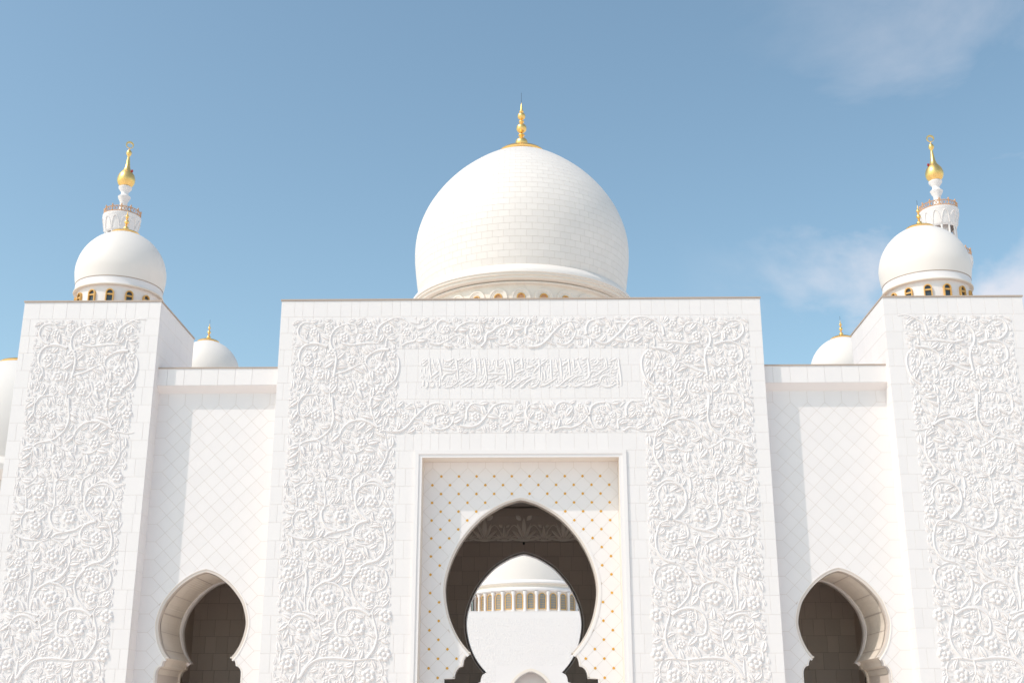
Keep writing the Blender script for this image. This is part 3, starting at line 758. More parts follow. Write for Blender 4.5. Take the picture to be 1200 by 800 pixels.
def finial(parent, z, s, disc_r, disc_h=None):
    """gold dish, three balls with collars and a spike"""
    dh = disc_h or disc_r*0.30
    m = MB()
    m.lathe([(disc_r*0.86, z-dh*1.05), (disc_r*0.98, z-dh*0.9), (disc_r*1.02, z-dh*0.68), (disc_r*0.93, z-dh*0.35), (disc_r*0.7, z), (disc_r*0.4, z+dh*0.28), (disc_r*0.16, z+dh*0.38), (0.001, z+dh*0.38)], 40)
    m.build('finial_dish', GOLD, parent, 35)
    zz = z + dh*0.3
    def ball(c, r):
        return MB().lathe([(max(0.001, r*math.sin(math.pi*k/14)), c - r*math.cos(math.pi*k/14)) for k in range(15)], 24)
    r1, r2, r3 = 0.345*s, 0.285*s, 0.22*s
    c1 = zz + r1*0.95; c2 = c1 + r1*1.48 + r2*1.42; c3 = c2 + r2*1.4 + r3*1.6
    for c, r in ((c1, r1), (c2, r2), (c3, r3)): ball(c, r).build('finial_ball', GOLD, parent, 60)
    for c, r in (((c1+r1+c2-r2)/2, 0.18*s), ((c2+r2+c3-r3)/2, 0.15*s), (c3+r3+0.07*s, 0.12*s)):
        MB().lathe([(0.05*s, c-0.13*s), (r*0.7, c-0.06*s), (r, c-0.02*s), (r, c+0.02*s), (r*0.65, c+0.06*s), (0.05*s, c+0.13*s)], 24).build('finial_collar', GOLD, parent, 40)
    z3 = c3 + r3 + 0.1*s
    MB().lathe([(0.075*s, z3), (0.06*s, z3+0.15*s), (0.035*s, z3+0.36*s), (0.001, z3+0.56*s)], 12).build('finial_spike', GOLD, parent, 60)
    MB().tube([(0, 0, z3+0.5*s), (0, 0, z3+1.15*s)], 0.008, 4).build('lightning_rod', DARKMETAL, parent)

def arch_poly(hw, z0, zs, rise, n=10):
    p = [(hw, z0), (hw, zs)]
    for k in range(1, n):
        a = math.pi*k/n
        p.append((hw*math.cos(a), zs + rise*math.sin(a)))
    return p + [(-hw, zs), (-hw, z0)]

def drum_windows(parent, r, n, hw, z0, zs, rise, fw, frame_mat, glass_mat, a_off=0.0, transom=None, lattice_bars=False, only=None, hood=None):
    fo = arch_poly(hw+fw, z0-fw*0.8, zs, rise+fw); fi = arch_poly(hw, z0, zs, rise)
    m = MB()
    k = len(fo)
    vs = [(p[0], -0.06, p[1]) for p in fo] + [(p[0], -0.06, p[1]) for p in fi] + [(p[0], 0.12, p[1]) for p in fo] + [(p[0], 0.05, p[1]) for p in fi]
    fs = []
    for i in range(k):
        j = (i+1) % k
        fs += [(i, j, k+j, k+i), (2*k+i, 2*k+j, j, i), (k+i, k+j, 3*k+j, 3*k+i)]
    m.add(vs, fs)
    fm = m.mesh('window_frame', frame_mat)
    gm = MB().prism(fi, 0.02, 0.05).mesh('pane', glass_mat)
    bars = MB()
    if transom is not None: bars.box(-hw, hw, -0.04, 0.02, transom-0.035, transom+0.035)
    if lattice_bars:
        for q in range(-1, 2): bars.box(q*hw/2-0.018, q*hw/2+0.018, -0.01, 0.02, z0, zs+rise*0.6)
        zz = z0
        while zz < zs+rise*0.8:
            bars.box(-hw*0.9, hw*0.9, -0.012, 0.02, zz-0.018, zz+0.018); zz += 0.4
    bm_ = bars.mesh('glazing_bar', frame_mat) if bars.v else None
    hm = None
    if hood:
        h2 = MB()
        for (ro, ri, y0, y1) in hood:
            a = arch_poly(ro, z0, zs, ro, 14); b = arch_poly(ri, z0, zs, ri, 14)
            q = len(a)
            h2.add([(p[0], y0, p[1]) for p in a]+[(p[0], y0, p[1]) for p in b]+[(p[0], 0.15, p[1]) for p in a]+[(p[0], y1, p[1]) for p in b],
                   [f for i in range(q-1) for f in ((i, i+1, q+i+1, q+i), (2*q+i, 2*q+i+1, i+1, i), (q+i, q+i+1, 3*q+i+1, 3*q+i))])
        hm = h2.mesh('window_hood', CREAM_BOUNCE, 40)
    for i in range(n):
        a = a_off + 2*math.pi*i/n
        if only and not only(math.atan2(math.sin(a), math.cos(a))): continue
        o = put('window', fm, parent, (r*math.sin(a), -r*math.cos(a), 0), (0, 0, a))
        put('pane', gm, o)
        if bm_: put('glazing_bar', bm_, o)
        if hm: put('window_hood', hm, o)

# ================================================================== GROUND
g = MB().add([(-1500, -700, 0), (1500, -700, 0), (1500, 2500, 0), (-1500, 2500, 0)], [(0, 1, 2, 3)]).build('ground', PAVING)
g['kind'] = 'structure'

# ================================================================== ENTRANCE PORTAL
HW, TOP = 10.55, 19.72
NW, NT, ND = 4.16, 12.58, 0.90          # niche half width, top, depth
portal = thing('entrance_portal', 'tall white marble entrance portal with gold-dotted arched niche and carved inscription', 'portal')
rnd = random.Random(3)
body = MB()
# backing of the front: two piers and the lintel zone behind the slabs
body.box(-HW+.03, -4.42, 0.008, 1.7, 0, TOP-.07); body.box(4.42, HW-.03, 0.008, 1.7, 0, TOP-.07)
body.box(-4.42, 4.42, 0.008, 1.7, 12.86, TOP-.07)
body.build('front_wall', SLABGROUT, portal)
sl = rect_slabs(-HW, -4.45, 0, 12.88, 17, 0.56, rnd) + rect_slabs(4.45, HW, 0, 12.88, 17, 0.56, rnd) + rect_slabs(-HW, HW, 12.88, TOP-.06, 9, 0.50, rnd)
def pscore(s_):
    x, z = abs(s_[0]), s_[1]
    carved = (5.4 < x < 9.9 and z < 18.7) or (x < 5.4 and (17.5 < z < 18.8 or 13.7 < z < 15.1))
    return (z < 3.0, carved, -s_[2]*s_[3])
clad(portal, sl, 0.0, MARBLE, 300, score=pscore)
# side returns, roof and coping
shell = MB()
shell.box(-HW, -HW+.6, 0.031, 18.1, 0, TOP-.071); shell.box(HW-.6, HW, 0.031, 18.1, 0, TOP-.071)
shell.box(-HW+.6, HW-.6, 1.72, 18.1, 18.6, 19.2)
shell.build('side_wall', MARBLE, portal)
cp = MB()
cp.box(-HW-.03, HW+.03, -0.035, 0.42, TOP-.055, TOP+.01)
cp.box(-HW-.03, -HW+.4, 0.42, 18.7, TOP-.055, TOP+.01); cp.box(HW-.4, HW+.03, 0.42, 18.7, TOP-.055, TOP+.01)
cp.build('coping', COPING, portal)
# niche frame: raised stepped border with mitred corners
fr = MB()
for (o0, i0, y0, y1) in ((4.47, 4.30, -0.07, 0.05), (4.30, NW, -0.03, 0.05)):
    zt0, zt1 = 12.58 + (o0-NW), 12.58 + (i0-NW)
    fr.box(-o0, -i0, y0, y1, 0, zt1); fr.box(i0, o0, y0, y1, 0, zt1); fr.box(-o0, o0, y0, y1, zt1, zt0)
fr.build('niche_frame', MARBLE, portal)
rv = MB()
rv.box(-NW-.02, -NW, 0.051, ND+.02, 0, NT); rv.box(NW, NW+.02, 0.051, ND+.02, 0, NT); rv.box(-NW-.02, NW+.02, 0.051, ND+.02, NT, NT+.02)
rv.build('niche_reveal', CREAM_BOUNCE, portal)
# niche wall with horseshoe opening
OUT = outline(MAIN_FOOT, MAIN_ARC)
RING = full_arc(offset_arc(MAIN_ARC, 0.20))
nw = holed_wall(-NW-.01, NW+.01, 0, NT+.01, [OUT], ND+.008, ND+.55).build('niche_wall', GROUT, portal)
a = NW/11
tiles, nodes = lattice(0.0, a, 11, 12.33, 33, NW, NT)
tiles = [t for t in tiles if min(p[1] for p in t) > -0.3]
lay_tiles(nw, tiles, [OUT, RING], ND, MARBLE, th=0.03)
gi = MB()
d = 0.068
for (x, z) in nodes:
    if any(inside(q, RING) or inside(q, OUT) for q in ((x-d, z), (x+d, z), (x, z-d), (x, z+d))) or z < 0.3: continue
    gi.prism([(x-d, z), (x, z-d), (x+d, z), (x, z+d)], ND-0.006, ND+0.02)
stuff(gi.build('gold_inlay', GOLDTILE, nw))
sweep(MAIN_ARC, [(0.20, ND+.03), (0.20, ND-.016), (0.195, ND-.022), (0.09, ND-.022)]).build('arch_moulding', MARBLE, portal, 35)
sweep(MAIN_ARC, [(0.09, ND-.022), (0.08, ND-.012), (0.0, ND+.16), (0.0, ND+.56)]).build('arch_reveal', CREAM_BOUNCE, portal, 35)  # beige of the underside is bounce light painted into the marble
foil_trim(MAIN_FOOT + MAIN_ARC[:1], ND, 0.075, 0.13, portal)
reveal([p for p in OUT if p[1] <= 4.60 and p[0] > 0], ND+.001, ND+.56).build('arch_jamb', CREAM_BOUNCE, portal, 30)
reveal([p for p in OUT if p[1] <= 4.60 and p[0] < 0], ND+.001, ND+.56).build('arch_jamb', CREAM_BOUNCE, portal, 30)
# vestibule behind the arch
VB, VC = 17.6, 13.6
ves = MB()
ves.box(-8.9, -8.5, 1.71, VB, 0, VC+.3); ves.box(8.5, 8.9, 1.71, VB, 0, VC+.3)
V_, T_ = cut([(-8.5, 0), (8.5, 0), (8.5, VC), (-8.5, VC)], [outline([(x+.25, z) for x, z in MAIN_FOOT], offset_arc(MAIN_ARC, .25))])
ves.sheet(V_, T_, 1.46, 1.69)
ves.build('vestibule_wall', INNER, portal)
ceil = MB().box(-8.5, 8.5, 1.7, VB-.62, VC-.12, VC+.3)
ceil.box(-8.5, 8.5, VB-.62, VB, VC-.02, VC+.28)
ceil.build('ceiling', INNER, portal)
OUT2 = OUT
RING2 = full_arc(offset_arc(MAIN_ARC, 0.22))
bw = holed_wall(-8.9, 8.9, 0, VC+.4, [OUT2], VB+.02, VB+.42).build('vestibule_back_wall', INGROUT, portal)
bl = rect_slabs(-6.0, 6.0, 0.6, 11.6, 14, 0.72, random.Random(5))
for (cx, cz, w, h) in bl:
    q = [(cx-w/2, cz-h/2), (cx+w/2, cz-h/2), (cx+w/2, cz+h/2), (cx-w/2, cz+h/2)]
    c_ = cut(q, [OUT2])
    if c_ is None: put('block', slab_mesh(w, h, INNER), bw, (cx, VB, cz))
    elif c_[1]:
        for V_, T_ in islands(*c_):
            MB().sheet([(p[0]-cx, p[1]-cz) for p in V_], T_, 0, 0.03).build('block', INNER, bw, loc=(cx, VB, cz))
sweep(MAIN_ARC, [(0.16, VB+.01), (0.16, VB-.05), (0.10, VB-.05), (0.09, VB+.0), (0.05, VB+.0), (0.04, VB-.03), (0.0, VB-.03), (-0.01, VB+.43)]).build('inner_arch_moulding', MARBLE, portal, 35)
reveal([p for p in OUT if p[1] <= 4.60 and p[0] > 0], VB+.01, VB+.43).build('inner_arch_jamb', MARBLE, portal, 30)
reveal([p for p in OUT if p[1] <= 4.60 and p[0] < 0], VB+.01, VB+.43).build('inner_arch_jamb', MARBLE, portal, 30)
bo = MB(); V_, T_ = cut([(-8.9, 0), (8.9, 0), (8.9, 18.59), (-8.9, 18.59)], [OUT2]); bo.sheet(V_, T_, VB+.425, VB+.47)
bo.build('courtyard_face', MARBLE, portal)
# carved frieze under the ceiling
fz = MB()
FZ0, FZ1 = 11.60, 12.98
fz.add([(-8.4, VB-.02, FZ0), (8.4, VB-.02, FZ0), (8.4, VB-.20, FZ0+.02), (-8.4, VB-.20, FZ0+.02), (-8.4, VB-.55, FZ1), (8.4, VB-.55, FZ1), (-8.4, VB-.55, FZ1+.45), (8.4, VB-.55, FZ1+.45)],
       [(1, 0, 3, 2), (2, 3, 4, 5), (5, 4, 6, 7)])
frieze = fz.build('frieze', INNER, portal)
LIGHTST = stone('pale_limestone', (0.80, 0.73, 0.65), var=0.05, veins=0.05)
slope = math.atan2(0.35, FZ1-FZ0-.02)
def motif_lotus(s):
    m = MB()
    def petal(x0, z0, ang, L, w, fold=0.0):
        n = 8
        vs = []
        for i in range(n+1):
            t = i/n
            ww = w*math.sin(math.pi*t)**0.8 + 0.004
            for q, h in ((-1, 0), (0, 0.05), (1, 0)):
                px, pz = t*L, q*ww
                vs.append((x0 + px*math.cos(ang) - pz*math.sin(ang), -h, z0 + px*math.sin(ang) + pz*math.cos(ang)))
        fs = [(i*3+k, (i+1)*3+k, (i+1)*3+k+1, i*3+k+1) for i in range(n) for k in range(2)]
        m.add(vs, fs)
    petal(0, 0.12*s, R(90), 0.95*s, 0.10*s)
    petal(-0.05*s, 0.12*s, R(112), 0.75*s, 0.07*s); petal(0.05*s, 0.12*s, R(68), 0.75*s, 0.07*s)
    petal(-0.1*s, 0.1*s, R(140), 0.62*s, 0.07*s); petal(0.1*s, 0.1*s, R(40), 0.62*s, 0.07*s)
    petal(-0.35*s, 0.05*s, R(0), 0.7*s, 0.08*s)
    petal(-0.12*s, 0.95*s, R(140), 0.34*s, 0.10*s); petal(0.12*s, 0.95*s, R(40), 0.34*s, 0.10*s)
    petal(-0.2*s, 0.02*s, R(165), 0.55*s, 0.06*s); petal(0.2*s, 0.02*s, R(15), 0.55*s, 0.06*s)
    return m.mesh('lotus', LIGHTST, 50)
LM1, LM2 = motif_lotus(1.2), motif_lotus(0.78)
for k in range(-3, 4):
    put('lotus', LM1, frieze, (k*2.2+0.02, VB-.22, FZ0+.05), (slope, 0, 0))
    put('lotus_bud', LM2, frieze, (k*2.2+1.12, VB-.22, FZ0+.05), (slope, 0, 0))
tr = MB()
for k in range(-14, 15):
    c = [(k*0.55 + 0.26*math.cos(t), 0.14+0.14*math.sin(t)) for t in np.linspace(0, math.pi, 9)]
    halftube(tr, c, [0.03]*9)
for k in range(-8, 8):
    c = [(k*1.1 + t*1.1, 0.35 + 0.55*math.sin(math.pi*t)**2) for t in np.linspace(0, 1, 15)]
    halftube(tr, c, [0.022]*15)
tro = tr.build('frieze_tracery', LIGHTST, frieze, 50, loc=(0.02, VB-.215, FZ0+.02), rot=(slope, 0, 0))
MB().lathe([(0.001, FZ0-.16), (0.05, FZ0-.14), (0.06, FZ0-.05), (0.06, FZ0)], 12, (0.0, VB-.08)).build('spotlight', DARKMETAL, portal, 40)
# carving on the front
low_s = [[(x, z-8.15) for x, z in s_ if z-8.15 > 0.9] for s_ in PANEL_STEMS if min(p[1] for p in s_) > 7.5 and max(p[1] for p in s_) < 11.7]
low_f = [(x, z-8.15, r) for x, z, r in PANEL_FLOWERS if 9.2 < z < 11.4]
PAN = compose(PANEL_STEMS + [s_ for s_ in low_s if len(s_) > 2], PANEL_FLOWERS + low_f, (-9.98, -5.27, 0.9, 18.88), 11)
BND = compose(BAND_STEMS, BAND_FLOWERS, (-5.30, 5.38, 17.44, 18.88), 12)
BND2 = compose(BAND2_STEMS, BAND2_FLOWERS, (-5.30, 5.38, 13.66, 15.10), 13)
relief(portal, 'panel', PAN, 1, 110, (0, 0, 0))
relief(portal, 'panel', PAN, -1, 110, (0, 0, 0))
relief(portal, 'band', BND, 1, 38, (0, 0, 0))
relief(portal, 'band2', BND2, 1, 38, (0, 0, 0))
# inscription
ins = MB()
ins.box(-4.36, 4.36, -0.012, 0.01, 15.55, 15.56)
oc = Occ(-4.33, 4.33, 15.58, 17.02, 0.02)
first = None
strokes = []
for s_ in SCRIPT_STROKES:
    s_ = [(x, z) for x, z in s_]
    c = catmull(s_, 0.05)
    n = len(c)
    rad = [0.038*(0.55+0.45*math.sin(math.pi*min(1, 0.2+0.8*i/n))) for i in range(n)]
    strokes.append((c, rad))
    for p in c: oc.disc(p, 0.042)
plate = MB()
for k in range(8):
    pass
insc = MB()
c0, r0 = strokes[0]
halftube(insc, c0, r0)
insc = insc.build('inscription', CARVED, portal, 60)
for c, rad in strokes[1:]:
    m = MB(); halftube(m, c, rad); m.build('letter_stroke', CARVED, insc, 60)
dots = MB()
rr_ = random.Random(9)
for _ in range(9000):
    x, z = rr_.uniform(-4.3, 4.3), rr_.uniform(15.62, 16.98)
    L = rr_.uniform(0.16, 0.36) if _ < 5000 else rr_.uniform(0.07, 0.18)
    an = rr_.choice((0.5, 0.6, 0.7, 1.5, 1.62)) + rr_.uniform(-.1, .1)
    P = LEAFP[0]*np.array([L, min(L, 0.14)])
    Q = np.stack([x + math.cos(an)*P[:, 0] - math.sin(an)*P[:, 1], z + math.sin(an)*P[:, 0] + math.cos(an)*P[:, 1]], 1)
    if oc.test(Q) > 0.02: continue
    oc.mark(Q); oc.disc((x, z), 0.02)
    c = [(x + math.cos(an)*t*L, z + math.sin(an)*t*L) for t in (0, .25, .5, .75, 1)]
    halftube(dots, c, [0.010, 0.022, 0.028, 0.022, 0.008])
stuff(dots.build('vowel_marks', CARVED, insc, 60))

# ================================================================== CORNER TOWERS
TX, TH = 18.95, 3.05
for sx in (-1, 1):
    t = thing('corner_tower', ('left' if sx < 0 else 'right') + ' square white marble tower with tall carved vine panel', 'tower', (sx*TX, 0, 0), group='carved corner towers')
    b = MB()
    b.box(-TH+.008, TH-.008, 0.008, 5.4, 0, TOP-.07)
    b.build('core', SLABGROUT, t)
    rnd = random.Random(20+sx)
    sl = rect_slabs(-TH, TH, 0.02, TOP-.06, 25, 0.60, rnd)
    def ts(s_):
        x, z = abs(s_[0]), s_[1]
        return (z < 3.0, x < 2.2 and z < 18.7, -s_[2]*s_[3])
    clad(t, sl, 0.0, MARBLE, 215, score=ts)
    # inner side face (towards the portal), then the outer one
    for q in (-sx, sx):
        ss = []
        h = (TOP-.08)/25
        for r in range(25):
            for (u0, u1) in ((0.032, 0.32), (0.32, 1.3), (1.3, 2.35), (2.35, 3.4), (3.4, 4.45), (4.45, 5.4)):
                ss.append(((u0+u1)/2, 0.02 + (r+.5)*h, u1-u0-GAP, h-GAP))
        if q > 0:   # face towards +x
            clad(t, ss, 0.0, MARBLE, 70 if q == -sx else 0, rotz=R(90), org=(TH, 0), score=lambda s_: (s_[1] < 15.5, s_[0]))
        else:
            ss = [(-x_, z_, w_, h_) for x_, z_, w_, h_ in ss]
            clad(t, ss, 0.0, MARBLE, 70 if q == -sx else 0, rotz=R(-90), org=(-TH, 0), score=lambda s_: (s_[1] < 15.5, -s_[0]))
    c = MB()
    c.box(-TH-.03, TH+.03, -0.035, 5.45, TOP-.055, TOP+.01)
    c.build('coping', COPING, t)
    # the same vine panel as on the portal, shifted sideways
    off = (-11.42 + TX) if sx < 0 else (11.42 - TX)
    relief(t, 'panel', PAN, 1 if sx < 0 else -1, 110, (off, 0, 0))

# ================================================================== WING WALLS WITH SIDE ARCHES
WX, WD = 13.235, 0.89
for sx in (-1, 1):
    t = thing('wing_wall', 'lower white wall of diamond tiles with keyhole arch, ' + ('left' if sx < 0 else 'right') + ' of the entrance portal', 'wall', (sx*WX, 0, 0), group='wing walls with keyhole arches')
    HWX = 2.68
    o = outline(SIDE_FOOT, SIDE_ARC)
    ring = full_arc(offset_arc(SIDE_ARC, 0.17))
    w = holed_wall(-HWX, HWX, 0, 16.5, [o], WD+.008, WD+.3).build('wall', GROUT, t)
    tl, nd = lattice(0, 0.3735, 6, 15.17, 41, HWX-.005, 15.68)
    tl = [q for q in tl if min(p[1] for p in q) > -0.6]
    lay_tiles(w, tl, [o, ring], WD, MARBLE, th=0.03, gap=0.012)
    sweep(SIDE_ARC, [(0.17, WD+.03), (0.17, WD-.015), (0.165, WD-.02), (0.12, WD-.02)]).build('arch_moulding', MARBLE, t, 35)
    sweep(SIDE_ARC, [(0.12, WD-.02), (0.11, WD-.01), (0.0, WD+.28), (0.0, WD+.31)]).build('arch_reveal', CREAM_BOUNCE, t, 35)  # chamfer colour carries the warm bounce light
    foil_trim(SIDE_FOOT + SIDE_ARC[:1], WD, 0.06, 0.14, t)
    for sg in (-1, 1):
        jm = [(x*0.996, z) for x, z in o if z <= 4.42 and x*sg > 0]
        reveal(jm, WD+.001, WD+.31).build('arch_jamb', MARBLE, t, 30)
    # tunnel lining: blocks as far as the inner moulding
    RB = 4.2
    lin = reveal(o, WD+.29, RB)
    lining = lin.build('tunnel_lining', GROUT, t, 30)
    pts = o
    acc = [0.0]
    for i in range(1, len(pts)): acc.append(acc[-1] + math.hypot(pts[i][0]-pts[i-1][0], pts[i][1]-pts[i-1][1]))
    # blocks follow the outline, cut at even heights
    lev = [0.30 + 0.745*k for k in range(12)]
    def at_side(side, za, zb):
        seq = [p for p in (pts[:len(pts)//2+1] if side > 0 else pts[len(pts)//2:][::-1])]
        res = []
        for i in range(len(seq)-1):
            p, q = seq[i], seq[i+1]
            if abs(q[1]-p[1]) < 1e-6:
                if za <= p[1] <= zb: res += [p, q]
                continue
            for k in range(5):
                u = k/4
                z = p[1] + (q[1]-p[1])*u
                if za <= z <= zb: res.append((p[0] + (q[0]-p[0])*u, z))
        return res
    for side in (-1, 1):
        for k in range(11):
            za, zb = lev[k]+.006, lev[k+1]-.006
            sec = at_side(side, za, zb)
            if len(sec) < 2: continue
            ys = (WD+.31, WD+1.35 if k % 2 else WD+1.9, WD+2.5 if k % 2 else WD+2.9, RB-.01)
            for (ya, yb) in zip(ys[:-1], ys[1:]):
                m = MB()
                ya += .006; yb -= .006
                n = len(sec)
                vs = []
                for (x, z) in sec:
                    s_ = 0.985
                    xx = x*s_
                    vs += [(xx, ya, z - (0.02 if z > 6.5 else 0)), (xx, yb, z - (0.02 if z > 6.5 else 0))]
                fs = [(2*i, 2*i+2, 2*i+3, 2*i+1) for i in range(n-1)]
                m.add(vs, fs)
                m.build('block', CREAM_BOUNCE, lining, 40)  # beige stands in for light bounced up from the ground
    # inner moulding and dark passage
    o2a = [(x*0.93, z-.06 if z > 4.4 else z) for x, z in SIDE_ARC]
    sweep(o2a, [(0.22, RB-.02), (0.20, RB-.16), (0.12, RB-.20), (0.06, RB-.20), (0.0, RB-.10), (0.0, RB+.25)]).build('inner_moulding', MARBLE, t, 35)
    ft2 = [(x*0.93, z) for x, z in SIDE_FOOT]
    o3 = outline(ft2, o2a)
    reveal([p for p in o3 if p[1] <= 4.42 and p[0] > 0], RB-.08, RB+.25).build('inner_jamb', CREAM_BOUNCE, t, 30)
    reveal([p for p in o3 if p[1] <= 4.42 and p[0] < 0], RB-.08, RB+.25).build('inner_jamb', CREAM_BOUNCE, t, 30)
    V_, T_ = cut([(-HWX, 0), (HWX, 0), (HWX, 9.3), (-HWX, 9.3)], [o3])
    MB().sheet(V_, T_, RB+.0, RB+.24).build('inner_wall', CREAM_BOUNCE, t)
    PB = 9.0
    p = MB()
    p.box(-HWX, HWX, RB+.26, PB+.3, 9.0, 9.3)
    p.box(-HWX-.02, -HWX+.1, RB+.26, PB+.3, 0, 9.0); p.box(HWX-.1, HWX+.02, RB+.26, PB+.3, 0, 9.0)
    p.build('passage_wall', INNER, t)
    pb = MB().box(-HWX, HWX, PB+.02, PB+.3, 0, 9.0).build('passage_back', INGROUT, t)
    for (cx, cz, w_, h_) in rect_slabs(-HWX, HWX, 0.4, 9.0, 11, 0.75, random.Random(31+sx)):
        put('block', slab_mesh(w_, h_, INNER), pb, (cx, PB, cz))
    # cornice: fascia slabs over a splayed soffit
    CD = 0.46
    cz0, cz1, zs = 15.93, 16.70, 15.66
    cr = MB()
    cr.add([(-HWX, WD+.02, zs), (HWX, WD+.02, zs), (HWX, CD+.002, cz0), (-HWX, CD+.002, cz0), (-HWX, CD+.02, cz1), (HWX, CD+.02, cz1), (-HWX, 5.3, cz1), (HWX, 5.3, cz1), (-HWX, CD+.02, cz0+.004), (HWX, CD+.02, cz0+.004)],
           [(0, 1, 2, 3)[::-1], (3, 2, 9, 8)[::-1], (8, 9, 5, 4), (4, 5, 7, 6)])
    cr.build('cornice', MARBLE, t)
    x = -HWX
    for k in range(7):
        wd = 0.43 if k in (0,) else 0.747
        if k == 6: wd = HWX - x
        wd = min(wd, HWX-x)
        put('fascia_slab', slab_mesh(wd-GAP, cz1-cz0-.012, MARBLE, 0.018), t, (x+wd/2, CD, (cz0+cz1)/2+.003))
        x += wd
    if x < HWX - 0.05:
        put('fascia_slab', slab_mesh(HWX-x-GAP, cz1-cz0-.012, MARBLE, 0.018), t, ((x+HWX)/2, CD, (cz0+cz1)/2+.003))
    MB().box(-HWX, HWX, CD-.03, CD+.5, cz1+.001, cz1+.055).build('coping', COPING, t)
    MB().box(-HWX, HWX, 5.3, 5.6, 9.31, cz1-.01).build('rear_wall', MARBLE, t)

# ================================================================== MAIN DOME
DY = 10.0
dome = thing('portal_dome', 'largest white dome with tiled courses and gold finial above the entrance', 'dome', (0, DY, 18.6))
ZB = 18.6
prof = [(5.40, 23.20), (5.50, 23.6), (5.58, 24.2), (5.66, 24.9), (5.70, 25.5), (5.685, 26.1), (5.60, 26.7), (5.43, 27.3), (5.17, 27.95), (4.80, 28.6), (4.33, 29.25), (3.74, 29.9), (3.05, 30.5), (2.30, 31.05), (1.50, 31.5), (0.75, 31.78), (0.05, 31.9)]
pr2 = catmull(prof, 0.12)
# arc-length parametrisation
al = [0.0]
for i in range(1, len(pr2)): al.append(al[-1] + math.hypot(pr2[i][0]-pr2[i-1][0], pr2[i][1]-pr2[i-1][1]))
def on(s):
    for i in range(1, len(al)):
        if al[i] >= s:
            u = (s-al[i-1])/max(1e-9, al[i]-al[i-1])
            return (pr2[i-1][0] + (pr2[i][0]-pr2[i-1][0])*u, pr2[i-1][1] + (pr2[i][1]-pr2[i-1][1])*u)
    return pr2[-1]
MB().lathe([(max(0.001, r-0.010), z-ZB) for r, z in pr2], 96).build('dome_shell', GROUT, dome, 60)
tiles_ = []
nrow = 31
LT = al[-1] - 0.9
for k in range(nrow):
    s0, s1 = LT*k/nrow, LT*(k+1)/nrow
    rm, zm = on((s0+s1)/2)
    nt_ = max(10, int(round(2*math.pi*rm/0.56)))
    dth = 2*math.pi/nt_
    gth = 0.010/rm
    m = MB()
    na, nb = 3, 2
    vs = []
    for dd in (0.0, -0.03):
        for j in range(nb+1):
            r_, z_ = on(s0+.006 + (s1-s0-.012)*j/nb)
            for i in range(na+1):
                aa = -dth/2 + gth/2 + (dth-gth)*i/na
                vs.append(((r_+dd)*math.sin(aa), -(r_+dd)*math.cos(aa), z_-ZB))
    q = (na+1)*(nb+1)
    fs = [(j*(na+1)+i, j*(na+1)+i+1, (j+1)*(na+1)+i+1, (j+1)*(na+1)+i) for j in range(nb) for i in range(na)]
    ring = [i for i in range(na+1)] + [(na+1)*j+na for j in range(1, nb+1)] + [(na+1)*nb+i for i in range(na-1, -1, -1)] + [(na+1)*j for j in range(nb-1, 0, -1)]
    for i in range(len(ring)):
        a_, b_ = ring[i], ring[(i+1) % len(ring)]
        fs.append((b_, a_, a_+q, b_+q))
    m.add(vs, fs)
    me = m.mesh('dome_tile', DOMES, 40)
    for j in range(nt_):
        ang = (j + 0.5*(k % 2))*dth
        an = math.atan2(math.sin(ang), math.cos(ang))
        tiles_.append((abs(an) > 1.25, k*0.12 + abs(an), me, ang))
tiles_.sort(key=lambda t_: (t_[0], t_[1]))
rest = MB()
for i, (f_, s_, me, ang) in enumerate(tiles_):
    if i < 300: put('dome_tile', me, dome, (0, 0, 0), (0, 0, ang))
    else:
        c_, sn = math.cos(ang), math.sin(ang)
        rest.add([(c_*v.co.x - sn*v.co.y, sn*v.co.x + c_*v.co.y, v.co.z) for v in me.vertices], [tuple(p_.vertices) for p_ in me.polygons])
stuff(rest.build('dome_tile_field', DOMES, dome, 40))
# ledge, cornice bands, drum
MB().lathe([(r, z-ZB) for r, z in [(5.35, 23.22), (5.55, 23.12), (5.78, 22.86), (5.86, 22.74), (5.86, 22.62)]], 96).build('ledge', DOMES, dome, 35)
MB().lathe([(r, z-ZB) for r, z in [(5.86, 22.62), (5.80, 22.60), (5.80, 22.50), (5.70, 22.48), (5.70, 22.36), (5.60, 22.33), (5.42, 22.30)]][::-1], 96).build('cornice', CREAM_BOUNCE, dome, 35)
MB().lathe([(r, z-ZB) for r, z in [(5.28, 18.6), (5.28, 22.16), (5.50, 22.18), (5.50, 22.24), (5.36, 22.30), (5.36, 22.36)]], 96).build('drum', CREAM_BOUNCE, dome, 30)
drum_windows(dome, 5.32, 30, 0.15, 20.0-ZB, 21.50-ZB, 0.15, 0.045, GOLDPAINT, BRONZE, transom=21.1-ZB, hood=[(0.45, 0.38, -0.06, -0.01), (0.38, 0.30, -0.03, 0.01), (0.30, 0.22, -0.01, 0.03)])
finial(dome, 32.0-ZB, 1.0, 1.32)

